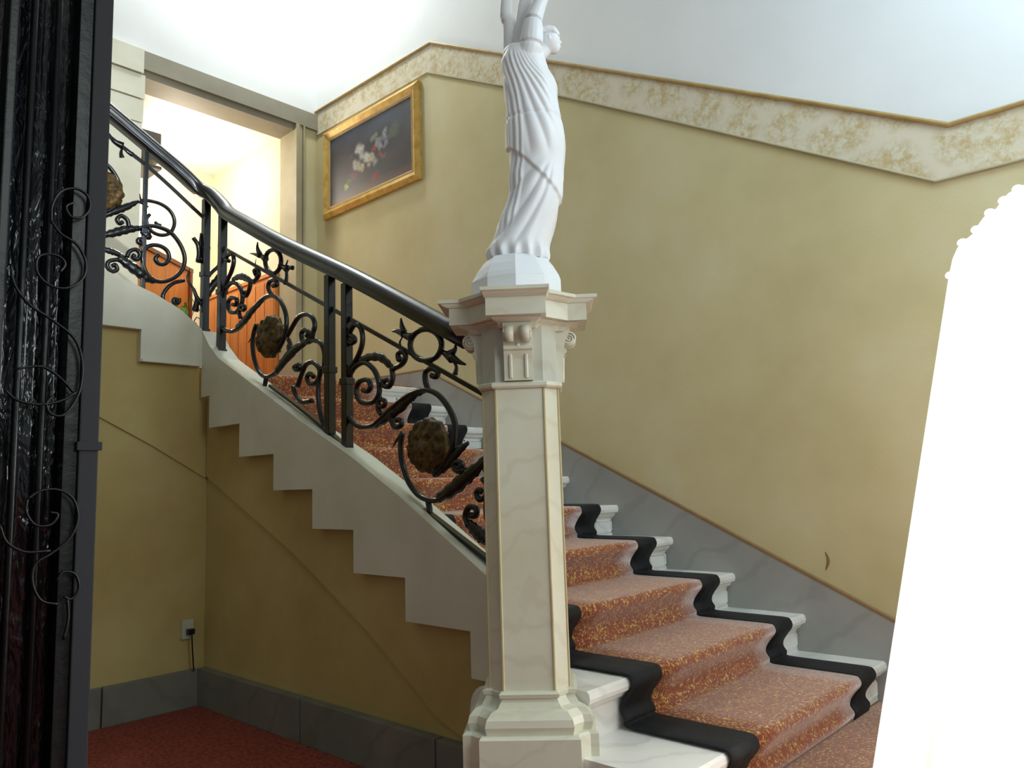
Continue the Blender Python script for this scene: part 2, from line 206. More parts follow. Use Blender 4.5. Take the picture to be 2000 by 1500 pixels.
DATA = {'panel_A': [('scroll', 0.0135, [(2.257, 1.534), (2.267, 1.508), (2.293, 1.489), (2.331, 1.482), (2.374, 1.487), (2.413, 1.505), (2.44, 1.531), (2.449, 1.561), (2.438, 1.588), (2.41, 1.607), (2.371, 1.613), (2.328, 1.606), (2.29, 1.588), (2.265, 1.562), (2.257, 1.534)]), ('finial', 0.0405, [(2.506, 1.683), (2.501, 1.651), (2.489, 1.618)]), ('finial', 0.0405, [(2.568, 1.638), (2.531, 1.632), (2.489, 1.614)]), ('finial', 0.0675, [(2.519, 1.638), (2.483, 1.609), (2.436, 1.59)]), ('finial', 0.027, [(2.489, 1.61), (2.514, 1.582), (2.503, 1.545), (2.483, 1.535)]), ('finial', 0.0405, [(2.123, 1.438), (2.164, 1.455), (2.205, 1.479)]), ('finial', 0.0405, [(2.182, 1.527), (2.188, 1.505), (2.221, 1.488)]), ('finial', 0.0675, [(2.279, 1.518), (2.242, 1.498), (2.2, 1.471)]), ('finial', 0.027, [(2.21, 1.476), (2.18, 1.439), (2.188, 1.407)]), ('scroll', 0.0135, [(2.865, 1.667), (2.837, 1.65), (2.833, 1.633), (2.866, 1.629), (2.886, 1.653), (2.865, 1.684), (2.83, 1.708), (2.789, 1.689), (2.773, 1.645), (2.783, 1.597), (2.825, 1.544), (2.874, 1.508), (2.899, 1.444), (2.91, 1.362), (2.882, 1.301), (2.808, 1.251), (2.715, 1.244), (2.65, 1.271), (2.575, 1.308), (2.501, 1.34), (2.43, 1.36), (2.35, 1.363), (2.284, 1.338), (2.227, 1.285), (2.192, 1.225), (2.192, 1.168), (2.217, 1.105), (2.266, 1.054), (2.315, 1.023)]), ('scroll', 0.0135, [(2.51, 1.203), (2.523, 1.143), (2.513, 1.074), (2.474, 0.998), (2.406, 0.942), (2.318, 0.924), (2.243, 0.947), (2.179, 0.992), (2.088, 1.03), (2.008, 1.082)]), ('scroll', 0.0135, [(2.874, 1.483), (2.832, 1.516), (2.764, 1.528), (2.698, 1.491), (2.663, 1.435), (2.661, 1.379), (2.7, 1.347), (2.766, 1.349), (2.813, 1.378), (2.822, 1.42), (2.792, 1.449), (2.738, 1.447), (2.719, 1.417), (2.739, 1.399), (2.772, 1.406)]), ('leaf', 0.0216, [(2.804, 1.541), (2.724, 1.547), (2.646, 1.535), (2.584, 1.493), (2.557, 1.474)]), ('scroll', 0.0121, [(2.572, 1.472), (2.504, 1.487), (2.478, 1.515), (2.497, 1.541), (2.527, 1.533), (2.522, 1.509), (2.507, 1.511)]), ('scroll', 0.0121, [(2.571, 1.48), (2.566, 1.432), (2.592, 1.403), (2.625, 1.411), (2.629, 1.431), (2.603, 1.432)]), ('scroll', 0.0121, [(2.664, 1.371), (2.675, 1.317), (2.648, 1.287)]), ('scroll', 0.0108, [(2.624, 1.336), (2.627, 1.329), (2.634, 1.324), (2.644, 1.322), (2.655, 1.323), (2.665, 1.327), (2.672, 1.333), (2.675, 1.34), (2.672, 1.347), (2.665, 1.352), (2.655, 1.354), (2.643, 1.353), (2.633, 1.349), (2.626, 1.343), (2.624, 1.336)]), ('scroll', 0.0135, [(2.345, 1.362), (2.363, 1.402), (2.359, 1.439), (2.32, 1.447), (2.287, 1.43), (2.299, 1.411), (2.324, 1.42)]), ('leaf', 0.0297, [(2.702, 1.247), (2.625, 1.273), (2.526, 1.311), (2.43, 1.356), (2.361, 1.364)]), ('scroll', 0.0121, [(2.563, 1.299), (2.578, 1.262), (2.552, 1.227), (2.513, 1.234), (2.521, 1.257), (2.545, 1.255)]), ('finial', 0.0203, [(2.578, 1.142), (2.547, 1.171), (2.51, 1.203)]), ('leaf', 0.0243, [(2.315, 1.023), (2.239, 1.064), (2.186, 1.104), (2.121, 1.139)]), ('leaf', 0.0351, [(2.307, 0.93), (2.221, 0.964), (2.138, 1.011), (2.077, 1.044), (2.008, 1.095)]), ('scroll', 0.0135, [(2.362, 0.927), (2.352, 0.887), (2.358, 0.858)]), ('scroll', 0.0135, [(2.352, 0.866), (2.359, 0.855), (2.372, 0.848), (2.388, 0.847), (2.402, 0.851), (2.41, 0.859), (2.41, 0.867), (2.403, 0.875), (2.393, 0.878), (2.382, 0.878), (2.373, 0.874), (2.37, 0.869), (2.371, 0.863), (2.377, 0.859), (2.383, 0.858), (2.389, 0.859), (2.393, 0.862)]), ('scroll', 0.0135, [(2.147, 1.039), (2.163, 1.034), (2.18, 1.035), (2.193, 1.042), (2.198, 1.052), (2.195, 1.062), (2.185, 1.068), (2.172, 1.069), (2.161, 1.066), (2.155, 1.059), (2.155, 1.052), (2.16, 1.047), (2.167, 1.045), (2.175, 1.046), (2.18, 1.049), (2.181, 1.053), (2.18, 1.056)]), ('finial', 0.027, [(2.152, 1.04), (2.138, 1.011)]), ('scroll', 0.0121, [(2.05, 1.002), (2.024, 0.975), (2.033, 0.938), (2.067, 0.925), (2.084, 0.949), (2.066, 0.962), (2.052, 0.952)]), ('leaf', 0.0324, [(2.134, 0.84), (2.086, 0.807), (2.048, 0.784), (2.007, 0.762)]), ('scroll', 0.0135, [(2.129, 0.826), (2.143, 0.867), (2.117, 0.9), (2.083, 0.891), (2.089, 0.867), (2.113, 0.867), (2.113, 0.879)]), ('scroll', 0.0135, [(2.201, 0.789), (2.187, 0.786), (2.179, 0.779), (2.177, 0.77), (2.182, 0.762), (2.192, 0.757), (2.204, 0.756), (2.213, 0.759), (2.219, 0.764), (2.219, 0.771), (2.214, 0.776), (2.207, 0.779), (2.2, 0.779), (2.194, 0.776), (2.192, 0.773), (2.192, 0.769), (2.196, 0.767)]), ('finial', 0.027, [(2.353, 0.851), (2.278, 0.831), (2.216, 0.79)]), ('scroll', 0.0135, [(1.999, 0.967), (2.032, 0.921), (2.036, 0.868), (2.018, 0.821)])], 'panel_B': [('scroll', 0.0135, [(3.464, 2.141), (3.471, 2.116), (3.492, 2.099), (3.523, 2.093), (3.558, 2.1), (3.59, 2.119), (3.612, 2.146), (3.621, 2.175), (3.613, 2.201), (3.591, 2.219), (3.56, 2.223), (3.525, 2.215), (3.494, 2.196), (3.472, 2.17), (3.464, 2.141)]), ('finial', 0.0405, [(3.696, 2.297), (3.698, 2.263), (3.671, 2.218)]), ('finial', 0.027, [(3.772, 2.251), (3.725, 2.237), (3.671, 2.214)]), ('finial', 0.054, [(3.698, 2.234), (3.658, 2.211), (3.612, 2.184)]), ('finial', 0.0203, [(3.711, 2.209), (3.717, 2.168), (3.693, 2.129), (3.716, 2.109)]), ('finial', 0.027, [(3.479, 2.117), (3.418, 2.099), (3.352, 2.082)]), ('finial', 0.054, [(3.491, 2.127), (3.442, 2.106), (3.405, 2.088)]), ('finial', 0.0338, [(3.394, 2.132), (3.412, 2.103), (3.407, 2.049), (3.419, 2.008)]), ('scroll', 0.0135, [(4.006, 2.26), (4.036, 2.278), (4.021, 2.297), (3.97, 2.293), (3.95, 2.248), (3.975, 2.195), (4.02, 2.153), (4.06, 2.095), (4.09, 2.019), (4.092, 1.939), (4.053, 1.882), (3.965, 1.853), (3.881, 1.861), (3.812, 1.892), (3.732, 1.935), (3.641, 1.973), (3.552, 1.977), (3.477, 1.943), (3.418, 1.873), (3.403, 1.805), (3.426, 1.737), (3.474, 1.692), (3.535, 1.661)]), ('scroll', 0.0135, [(3.697, 1.853), (3.727, 1.809), (3.738, 1.749), (3.72, 1.672), (3.673, 1.598), (3.596, 1.559), (3.509, 1.569), (3.425, 1.61), (3.343, 1.654), (3.263, 1.675), (3.196, 1.703), (3.155, 1.746), (3.172, 1.796), (3.23, 1.824), (3.298, 1.82), (3.356, 1.778), (3.402, 1.74)]), ('scroll', 0.0135, [(4.031, 2.111), (3.973, 2.129), (3.901, 2.104), (3.854, 2.048), (3.856, 1.992), (3.911, 1.955), (3.983, 1.968), (4.01, 2.016), (3.978, 2.043), (3.913, 2.027), (3.919, 1.996), (3.955, 2.002)]), ('leaf', 0.0216, [(3.959, 2.144), (3.873, 2.145), (3.79, 2.113), (3.715, 2.077)]), ('scroll', 0.0121, [(3.762, 2.094), (3.772, 2.057), (3.808, 2.024), (3.843, 2.039), (3.823, 2.053)]), ('scroll', 0.0121, [(3.735, 2.088), (3.685, 2.113), (3.696, 2.15), (3.73, 2.147), (3.716, 2.123)]), ('scroll', 0.0121, [(3.863, 1.993), (3.88, 1.953), (3.861, 1.911)]), ('scroll', 0.0108, [(3.814, 1.959), (3.816, 1.954), (3.824, 1.95), (3.835, 1.949), (3.847, 1.952), (3.858, 1.956), (3.866, 1.963), (3.869, 1.969), (3.867, 1.975), (3.859, 1.978), (3.848, 1.979), (3.835, 1.977), (3.824, 1.972), (3.817, 1.966), (3.814, 1.959)]), ('scroll', 0.0135, [(3.552, 1.98), (3.584, 2.024), (3.568, 2.055), (3.515, 2.052), (3.502, 2.025), (3.537, 2.025)]), ('leaf', 0.027, [(3.909, 1.866), (3.826, 1.888), (3.745, 1.93), (3.628, 1.967)]), ('scroll', 0.0135, [(3.158, 1.747), (3.185, 1.689), (3.252, 1.692), (3.269, 1.733), (3.241, 1.75), (3.205, 1.729), (3.224, 1.714)]), ('scroll', 0.0135, [(3.196, 1.693), (3.11, 1.668), (3.073, 1.617), (3.073, 1.55)]), ('scroll', 0.0135, [(3.342, 1.483), (3.307, 1.429), (3.251, 1.399), (3.174, 1.398)]), ('scroll', 0.0135, [(3.308, 1.479), (3.274, 1.532), (3.235, 1.577), (3.174, 1.582), (3.118, 1.538), (3.136, 1.488), (3.196, 1.479), (3.227, 1.514), (3.196, 1.53), (3.166, 1.51)]), ('scroll', 0.0121, [(3.292, 1.587), (3.282, 1.579), (3.279, 1.57), (3.284, 1.563), (3.295, 1.56), (3.308, 1.56), (3.319, 1.564), (3.326, 1.57), (3.328, 1.576), (3.324, 1.58), (3.316, 1.582), (3.308, 1.582), (3.302, 1.579), (3.298, 1.575), (3.298, 1.572), (3.301, 1.57), (3.305, 1.57)]), ('finial', 0.0203, [(3.785, 1.763), (3.749, 1.785), (3.71, 1.814)]), ('leaf', 0.0297, [(3.509, 1.569), (3.401, 1.63), (3.309, 1.668), (3.218, 1.687)]), ('scroll', 0.0162, [(3.596, 1.559), (3.608, 1.524), (3.62, 1.492)]), ('scroll', 0.0135, [(3.089, 1.552), (3.12, 1.471), (3.11, 1.349), (3.058, 1.238)]), ('finial', 0.0351, [(3.373, 1.697), (3.39, 1.686), (3.355, 1.63)]), ('scroll', 0.0121, [(3.39, 1.725), (3.355, 1.675), (3.32, 1.676)])], 'panel_C': [('scroll', 0.014, [(1.647, 2.422), (1.715, 2.452), (1.763, 2.456), (1.821, 2.443), (1.865, 2.407), (1.899, 2.355), (1.913, 2.297), (1.898, 2.235), (1.856, 2.183), (1.799, 2.151), (1.743, 2.149), (1.701, 2.184), (1.68, 2.245), (1.684, 2.304), (1.718, 2.34), (1.766, 2.35), (1.809, 2.333), (1.824, 2.295), (1.804, 2.254), (1.769, 2.246), (1.748, 2.269), (1.764, 2.298)]), ('scroll', 0.0108, [(1.713, 2.518), (1.696, 2.488), (1.702, 2.46), (1.729, 2.422), (1.779, 2.413), (1.828, 2.437), (1.85, 2.494), (1.84, 2.544), (1.803, 2.58), (1.746, 2.596), (1.676, 2.59), (1.663, 2.568)]), ('scroll', 0.0093, [(1.742, 2.484), (1.756, 2.473), (1.777, 2.47)]), ('leaf', 0.0263, [(1.472, 2.345), (1.523, 2.368), (1.574, 2.395), (1.633, 2.419), (1.681, 2.43)]), ('scroll', 0.014, [(1.603, 2.416), (1.593, 2.457), (1.562, 2.473), (1.541, 2.448), (1.555, 2.428), (1.571, 2.441)]), ('leaf', 0.0341, [(1.552, 2.242), (1.606, 2.213), (1.667, 2.178), (1.716, 2.151), (1.764, 2.147)]), ('scroll', 0.014, [(1.592, 2.236), (1.553, 2.229), (1.511, 2.213), (1.501, 2.183), (1.526, 2.159), (1.551, 2.175), (1.541, 2.198), (1.525, 2.189)]), ('scroll', 0.014, [(1.598, 2.251), (1.61, 2.285), (1.643, 2.303), (1.666, 2.282), (1.653, 2.249), (1.63, 2.256), (1.638, 2.273)]), ('leaf', 0.0202, [(1.462, 2.273), (1.5, 2.27), (1.545, 2.262), (1.592, 2.246)]), ('finial', 0.0232, [(1.487, 2.288), (1.49, 2.27)]), ('finial', 0.0232, [(1.512, 2.287), (1.514, 2.268)]), ('finial', 0.0232, [(1.538, 2.281), (1.538, 2.264)]), ('leaf', 0.0279, [(1.667, 2.412), (1.702, 2.395), (1.71, 2.371)]), ('scroll', 0.014, [(1.675, 2.377), (1.681, 2.371), (1.683, 2.362), (1.681, 2.353), (1.675, 2.346), (1.668, 2.343), (1.661, 2.343), (1.656, 2.347), (1.654, 2.353), (1.655, 2.359), (1.658, 2.364), (1.663, 2.367), (1.668, 2.367), (1.671, 2.365), (1.672, 2.361), (1.672, 2.358), (1.67, 2.355)]), ('scroll', 0.014, [(1.961, 2.439), (1.988, 2.403), (1.996, 2.351), (1.99, 2.304)]), ('finial', 0.0372, [(2.005, 2.476), (2.005, 2.414), (1.997, 2.298)]), ('scroll', 0.014, [(2.001, 2.322), (2.039, 2.306), (2.052, 2.247), (2.041, 2.192)]), ('scroll', 0.0124, [(1.914, 2.178), (1.856, 2.153), (1.814, 2.11), (1.796, 2.063), (1.813, 2.015)]), ('scroll', 0.0124, [(1.881, 2.067), (1.885, 2.059), (1.883, 2.049), (1.878, 2.041), (1.87, 2.036), (1.862, 2.036), (1.856, 2.039), (1.853, 2.045), (1.853, 2.052), (1.856, 2.058), (1.861, 2.062), (1.867, 2.062), (1.871, 2.061), (1.873, 2.057), (1.873, 2.053), (1.871, 2.049), (1.869, 2.047)]), ('finial', 0.031, [(1.942, 2.25), (1.93, 2.188), (1.967, 2.135), (1.986, 2.093), (2.029, 2.039)]), ('finial', 0.0465, [(1.974, 2.143), (1.99, 2.078), (1.98, 2.01)]), ('finial', 0.0465, [(1.486, 2.918), (1.513, 2.883), (1.56, 2.868)]), ('finial', 0.031, [(1.557, 2.874), (1.581, 2.845), (1.612, 2.833)]), ('finial', 0.031, [(1.56, 2.868), (1.553, 2.83), (1.559, 2.802)]), ('scroll', 0.0155, [(1.446, 2.747), (1.485, 2.737), (1.522, 2.698), (1.548, 2.647), (1.552, 2.59), (1.537, 2.536), (1.506, 2.493), (1.468, 2.47)]), ('leaf', 0.0232, [(1.469, 2.449), (1.525, 2.491), (1.59, 2.532), (1.653, 2.58)]), ('finial', 0.0232, [(1.655, 2.621), (1.666, 2.583), (1.699, 2.551)]), ('scroll', 0.0155, [(2.015, 2.393), (2.049, 2.4), (2.046, 2.377)]), ('scroll', 0.0155, [(2.052, 2.225), (2.079, 2.26), (2.113, 2.297), (2.124, 2.338)]), ('leaf', 0.0248, [(2.036, 2.07), (2.065, 2.151), (2.111, 2.219), (2.133, 2.285)])], 'grille': [('scroll', 0.0022, [(0.366, 1.399), (0.379, 1.382), (0.403, 1.369), (0.416, 1.342), (0.411, 1.316), (0.389, 1.299), (0.365, 1.301), (0.35, 1.317), (0.35, 1.339), (0.363, 1.347), (0.379, 1.346), (0.387, 1.336), (0.38, 1.322)]), ('scroll', 0.0022, [(0.366, 1.395), (0.366, 1.423), (0.377, 1.448), (0.398, 1.458), (0.415, 1.45), (0.418, 1.43), (0.407, 1.414), (0.392, 1.412), (0.385, 1.426), (0.395, 1.435)]), ('scroll', 0.0022, [(0.316, 1.323), (0.322, 1.293), (0.343, 1.266), (0.374, 1.247), (0.403, 1.224), (0.415, 1.194), (0.416, 1.158), (0.409, 1.131), (0.393, 1.107), (0.376, 1.108), (0.37, 1.123), (0.378, 1.135)]), ('scroll', 0.0022, [(0.327, 1.17), (0.36, 1.177), (0.384, 1.164), (0.405, 1.142)]), ('scroll', 0.0022, [(0.316, 1.14), (0.332, 1.126), (0.362, 1.121), (0.389, 1.128), (0.409, 1.142)]), ('scroll', 0.0022, [(0.351, 0.985), (0.367, 0.996), (0.39, 0.997), (0.411, 0.982), (0.418, 0.952), (0.406, 0.923), (0.383, 0.905), (0.364, 0.892), (0.362, 0.866), (0.374, 0.841), (0.396, 0.833)]), ('scroll', 0.0022, [(0.351, 0.985), (0.35, 0.967), (0.362, 0.948), (0.382, 0.947), (0.391, 0.961), (0.38, 0.965)]), ('scroll', 0.0022, [(0.318, 0.951), (0.328, 0.926), (0.351, 0.911), (0.383, 0.91)]), ('scroll', 0.0022, [(0.393, 0.866), (0.401, 0.878), (0.417, 0.873), (0.423, 0.852), (0.413, 0.838), (0.403, 0.843)]), ('scroll', 0.0022, [(0.408, 0.839), (0.41, 0.81), (0.405, 0.782)])], 'lionA': [(2.356, 1.141), (2.482, 1.148), (2.353, 1.259)], 'lionB': [(3.567, 1.765), (3.69, 1.783), (3.569, 1.876)], 'lionC': [(1.461, 2.595), (1.414, 2.583), (1.464, 2.504)], 'rings': [(1.736, 0.0088, 0.1047), (1.748, 0.0065, 0.111), (1.775, 0.0065, 0.1137), (1.812, 0.0192, 0.1113), (1.848, 0.0337, 0.1071), (1.885, 0.0464, 0.1028), (1.94, 0.0625, 0.0942), (1.996, 0.0716, 0.0944), (2.052, 0.0762, 0.0973), (2.108, 0.0809, 0.1003), (2.164, 0.082, 0.1032), (2.221, 0.0795, 0.1044), (2.268, 0.0757, 0.1028), (2.316, 0.0719, 0.0994), (2.364, 0.0654, 0.0951), (2.412, 0.0553, 0.089), (2.45, 0.0511, 0.0855), (2.479, 0.0484, 0.0783), (2.503, 0.0438, 0.0638)], 'st': {'shR': (0.0705, 2.4851), 'elR': (0.0871, 2.5962), 'wrR': (0.1277, 2.7044), 'shL': (0.007, 2.4928), 'elL': (0.0038, 2.6256), 'wrL': (-0.0011, 2.7044), 'neck0': (0.0974, 2.4734), 'neck1': (0.1315, 2.5084), 'head': (0.1436, 2.5395), 'hand': (0.0962, 2.9645)}}
# ================================================================== setting
XW, YB, XS, YF = 3.65, 5.58, 2.0, 4.205       # long wall, doorway wall, under-stair faces
FL = -.147                                    # hall floor
LZ = 1.68                                     # landing level
RISE, GO, Y0 = .168, .341, 1.196
TOP = 7.2
# floors
obj('floor', box(nb(), (-4, -4, FL-.1), (2.4, YF+.1, FL)), DARKCARP, kind='structure')
obj('floor', box(nb(), (1.62, -2.0, FL), (XW, 1.24, -.004)), CARP, kind='structure')
# long wall: rectangle from floor to top; lower cream / upper white split along the frieze
topl = [(7.3, 4.24), (4.055, 4.24), (.748, 2.443), (-2.5, 2.443)]
botl = [(-2.5, 2.22), (.822, 2.224), (2.826, 3.366), (4.10, 4.03), (YB, 4.03)]
bm = nb(); prism(bm, [(-2.5, FL), (YB+.3, FL), (YB+.3, 4.24), (4.055, 4.24), (.748, 2.443), (-2.5, 2.443)], fX, XW, XW+.25)
obj('wall_right', bm, WALL, kind='structure')
bm = nb(); prism(bm, [(YB+.3, 4.24), (4.055, 4.24), (.748, 2.443), (-2.5, 2.443), (-2.5, TOP), (YB+.3, TOP)], fX, XW, XW+.25)
obj('wall_right_upper', bm, WHITE, kind='structure')
bm = nb(); prism(bm, [(YB, 4.24), (4.055, 4.24), (.748, 2.443), (-2.5, 2.443), (-2.5, 2.215), (.822, 2.224), (2.826, 3.366), (4.10, 4.035), (YB, 4.035)], fX, XW-.012, XW)
obj('trim_1', bm, FRZ, kind='structure')
bm = nb(); tube(bm, [(XW-.02, YB, 4.245), (XW-.02, 4.055, 4.245), (XW-.02, .748, 2.448), (XW-.02, -2.5, 2.448)], .011, 8, spline=False)
obj('trim_2', bm, GOLD2, kind='structure')
bm = nb(); tube(bm, [(XW-.012, 4.10, 4.03), (XW-.012, 2.826, 3.361), (XW-.012, .822, 2.219), (XW-.012, -2.5, 2.21)], .006, 6, spline=False)
obj('trim_3', bm, mottled('frieze_lower_line', [(.3, (178, 170, 140)), (.7, (190, 182, 154))], 8, .7), kind='structure')
# doorway wall with its opening (X 2.16..3.44, up to z 4.03)
bm = nb(); box(bm, (-3, YB, FL), (2.16, YB+.25, 4.215)); obj('wall_back', bm, STONE, kind='structure')
bm = nb(); box(bm, (3.44, YB, FL), (XW, YB+.25, 4.215)); obj('wall_back', bm, WALL, kind='structure')
bm = nb(); box(bm, (-3, YB, 4.215), (XW, YB+.25, TOP)); obj('wall_back_upper', bm, WHITE, kind='structure')
bm = nb(); box(bm, (2.16, YB-.03, 4.07), (XW-.005, YB+.24, 4.212)); box(bm, (2.16, YB+.0, 4.02), (3.44, YB+.24, 4.07))
obj('trim_4', bm, mottled('lintel_stone', [(.3, (136, 130, 112)), (.7, (150, 144, 126))], 3, .7), kind='structure')
bm = nb(); box(bm, (1.3, YB-.04, 4.03), (2.158, YB, 4.212)); box(bm, (1.3, YB-.025, 3.84), (2.175, YB, 4.022)); box(bm, (1.3, YB-.02, 3.66), (2.17, YB, 3.83)); box(bm, (1.3, YB-.02, LZ), (2.165, YB, 3.65))
obj('trim_5', bm, STONE, kind='structure')
# door jamb moulding on the right
bm = nb(); box(bm, (3.425, YB-.035, LZ), (3.455, YB+.22, 4.07)); box(bm, (3.462, YB-.02, LZ), (3.49, YB, 4.07)); box(bm, (3.497, YB-.03, LZ), (3.512, YB, 4.07))
obj('trim_6', bm, mottled('jamb_stone', [(.3, (158, 148, 116)), (.7, (176, 166, 136))], 3, .6), kind='structure')
# ceilings
obj('ceiling', box(nb(), (-3, -2.5, TOP), (XW+.25, YB+.25, TOP+.1)), WHITE, kind='structure')
# room beyond the doorway
obj('ceiling_back_room', box(nb(), (.4, YB+.25, 4.07), (3.45, 7.5, 4.2)), WHITE, kind='structure')
obj('wall_back_room_right', box(nb(), (3.45, YB+.25, LZ), (3.6, 7.5, 4.2)), WALLR, kind='structure')
obj('wall_back_room_far', box(nb(), (.4, 7.1, LZ), (3.45, 7.25, 4.2)), WALLR, kind='structure')
obj('wall_back_room_left', box(nb(), (.3, YB+.25, LZ), (.4, 7.25, 4.2)), WALLR, kind='structure')
obj('floor_back_room', box(nb(), (.4, YB, LZ-.1), (3.45, 7.25, LZ)), DARKCARP, kind='structure')
# wall under the stairs
under = [(1.55, FL), (YF, FL), (YF, 1.60)]
step_b = [(2.07, .30), (2.07, .462), (2.43, .462), (2.43, .628), (2.768, .628), (2.768, .806), (3.078, .806), (3.078, .982), (3.414, .982), (3.414, 1.157), (3.75, 1.157), (3.75, 1.33), (4.085, 1.33), (4.085, 1.507)]
top_s = [(YF-.02, 1.885), (4.10, 1.79), (3.99, 1.703), (3.55, 1.485), (3.18, 1.30), (2.78, 1.115), (2.473, .952), (1.963, .651), (1.90, .615)]
sb = step_b[1:]
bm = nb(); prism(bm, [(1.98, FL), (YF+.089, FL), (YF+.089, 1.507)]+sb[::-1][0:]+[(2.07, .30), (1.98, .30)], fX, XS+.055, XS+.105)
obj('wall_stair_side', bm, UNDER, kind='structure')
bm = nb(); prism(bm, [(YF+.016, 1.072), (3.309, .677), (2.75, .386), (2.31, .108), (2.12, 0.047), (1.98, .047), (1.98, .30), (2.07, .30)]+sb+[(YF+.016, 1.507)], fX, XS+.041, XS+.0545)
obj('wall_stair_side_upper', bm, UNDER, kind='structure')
us = [(XS+.0549, 1.68), (1.655, 1.68), (1.655, 1.85), (1.32, 1.85), (1.32, 2.016), (.985, 2.016), (.985, 2.184), (.65, 2.184), (.65, 2.35), (.4, 2.35)]
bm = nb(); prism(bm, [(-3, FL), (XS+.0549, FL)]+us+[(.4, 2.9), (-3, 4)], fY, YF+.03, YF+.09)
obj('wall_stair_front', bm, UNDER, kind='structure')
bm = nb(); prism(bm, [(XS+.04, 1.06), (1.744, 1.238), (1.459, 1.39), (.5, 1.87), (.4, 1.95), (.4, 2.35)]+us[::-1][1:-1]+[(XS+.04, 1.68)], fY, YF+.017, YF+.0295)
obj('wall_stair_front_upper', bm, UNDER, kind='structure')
# skirting slabs
bm = nb(); box(bm, (XS+.01, 3.22, FL), (XS+.054, YF+.014, .045), .004); box(bm, (XS+.01, 2.30, FL), (XS+.054, 3.212, .045), .004); box(bm, (XS+.01, 1.96, FL), (XS+.054, 2.292, .045), .004)
obj('baseboard_right', bm, BASEB, kind='structure')
bm = nb(); box(bm, (1.53, YF-.0, FL), (XS+.009, YF+.0295, .045), .004); box(bm, (.4, YF-.0, FL), (1.522, YF+.0295, .045), .004)
obj('baseboard_front', bm, BASEB, kind='structure')
# ================================================================== staircase
st = thing('staircase', 'marble staircase with stepped stone string, rising to a landing and turning left', 'staircase', (2.8, 1.2, 0))
for k in range(10):
    y, z = Y0+k*GO, RISE*(k+1)
    x0 = 2.27 if k == 0 else (2.19 if k == 1 else 2.12)
    pr_ = [(y+.016, z-.045), (y+.004, z-.038), (y, z-.024), (y+.003, z-.008), (y+.012, z), (y+GO+.06, z), (y+GO+.06, z-.045)]
    if k == 9: pr_ = pr_[:5]+[(y+.12, z), (y+.12, z-.045)]
    if k < 2: x0 = 1.98 if k else 1.90
    bm = nb(); prism(bm, pr_, fX, x0, XW-.002); obj('tread', bm, WHITEM, st)
    bm = nb()
    prism(bm, [(y+.05, z-RISE), (y+.05, z-.075), (y+.046, z-.07), (y+.03, z-.06), (y+.022, z-.0455), (y+.10, z-.0455), (y+.10, z-RISE)], fX, x0+.004, XW-.004)
    for a_, b2 in ((3.47, 3.62),):            # raised panel moulding at the wall end
        box(bm, (a_, y+.044, z-.088), (b2, y+.052, z-.080)); box(bm, (a_, y+.044, z-.15), (b2, y+.052, z-.142))
        box(bm, (b2-.008, y+.044, z-.15), (b2, y+.052, z-.08)); box(bm, (a_, y+.044, z-.15), (a_+.008, y+.052, z-.08))
    obj('riser', bm, WHITEM, st)
# landing slab and the second flight turning left
obj('landing', box(nb(), (XS, 4.385, LZ-.12), (XW-.004, YB-.001, LZ-.001)), WHITEM, st)
for k in range(5):
    x1 = 1.99-k*.335; z = LZ+RISE*(k+1)
    bm = nb(); box(bm, (x1-.37, YF+.1, z-.045), (x1, YB-.002, z)); obj('tread', bm, WHITEM, st)
    bm = nb(); box(bm, (x1-.06, YF+.1, z-RISE), (x1-.03, YB-.002, z-.046)); obj('riser', bm, WHITEM, st)
# strings
bm = nb(); prism(bm, [(1.90, .30)]+step_b+[(YF-.02, 1.507)]+top_s, fX, XS-.012, XS+.11)
s1 = obj('string', bm, STONE, st)
up_top = [(.4, 2.64), (1.447, 2.147), (1.722, 2.056), (1.865, 1.988), (2.0, 1.90)]
bm = nb(); prism(bm, [(XS-.0125, 1.68), (XS-.0125, 1.893), (1.865, 1.988), (1.722, 2.056), (1.447, 2.147), (.4, 2.64), (.4, 2.35), (.65, 2.35), (.65, 2.184), (.985, 2.184), (.985, 2.016), (1.32, 2.016), (1.32, 1.85), (1.655, 1.85), (1.655, 1.68)], fY, YF-.02, YF+.10)
obj('string', bm, STONE, st)
bm = nb(); box(bm, (1.66, YF-.032, 1.680), (XS-.013, YF-.0205, 1.694)); box(bm, (1.325, YF-.032, 1.85), (1.655, YF-.0205, 1.864)); box(bm, (.99, YF-.032, 2.016), (1.32, YF-.0205, 2.03))
obj('string_bead', bm, STONE, st)
# rounded block where the string meets the newel
bm = nb(); pts = [(1.84, FL), (2.05, FL), (2.05, .20), (2.04, .25), (2.01, .285), (1.97, .297), (1.84, .299)]
prism(bm, pts, fX, XS-.05, XS+.10); bmesh.ops.bevel(bm, geom=bm.edges[:], offset=.008, segments=2, affect='EDGES'); obj('string_foot', bm, WHITEM, st)
# wall skirting that climbs with the stairs
bm = nb(); prism(bm, [(1.0, .002), (YB, LZ-.01), (YB, 1.808), (4.179, 1.795), (1.151, .336), (.55, .046), (.55, -.003), (1.3, -.003), (4.35, 1.50)][1:], fX, XW-.022, XW)
obj('baseboard_stairs', bm, GREYM, kind='structure')
bm = nb(); tube(bm, [(XW-.014, YB, 1.812), (XW-.014, 4.179, 1.80), (XW-.014, 1.151, .341), (XW-.014, .55, .051)], .011, 6, spline=False)
obj('trim_7', bm, BROWN, kind='structure')
obj('floor_landing', box(nb(), (XS+.12, 4.30, LZ-.001), (3.62, YB, LZ+.012)), CARP, kind='structure')
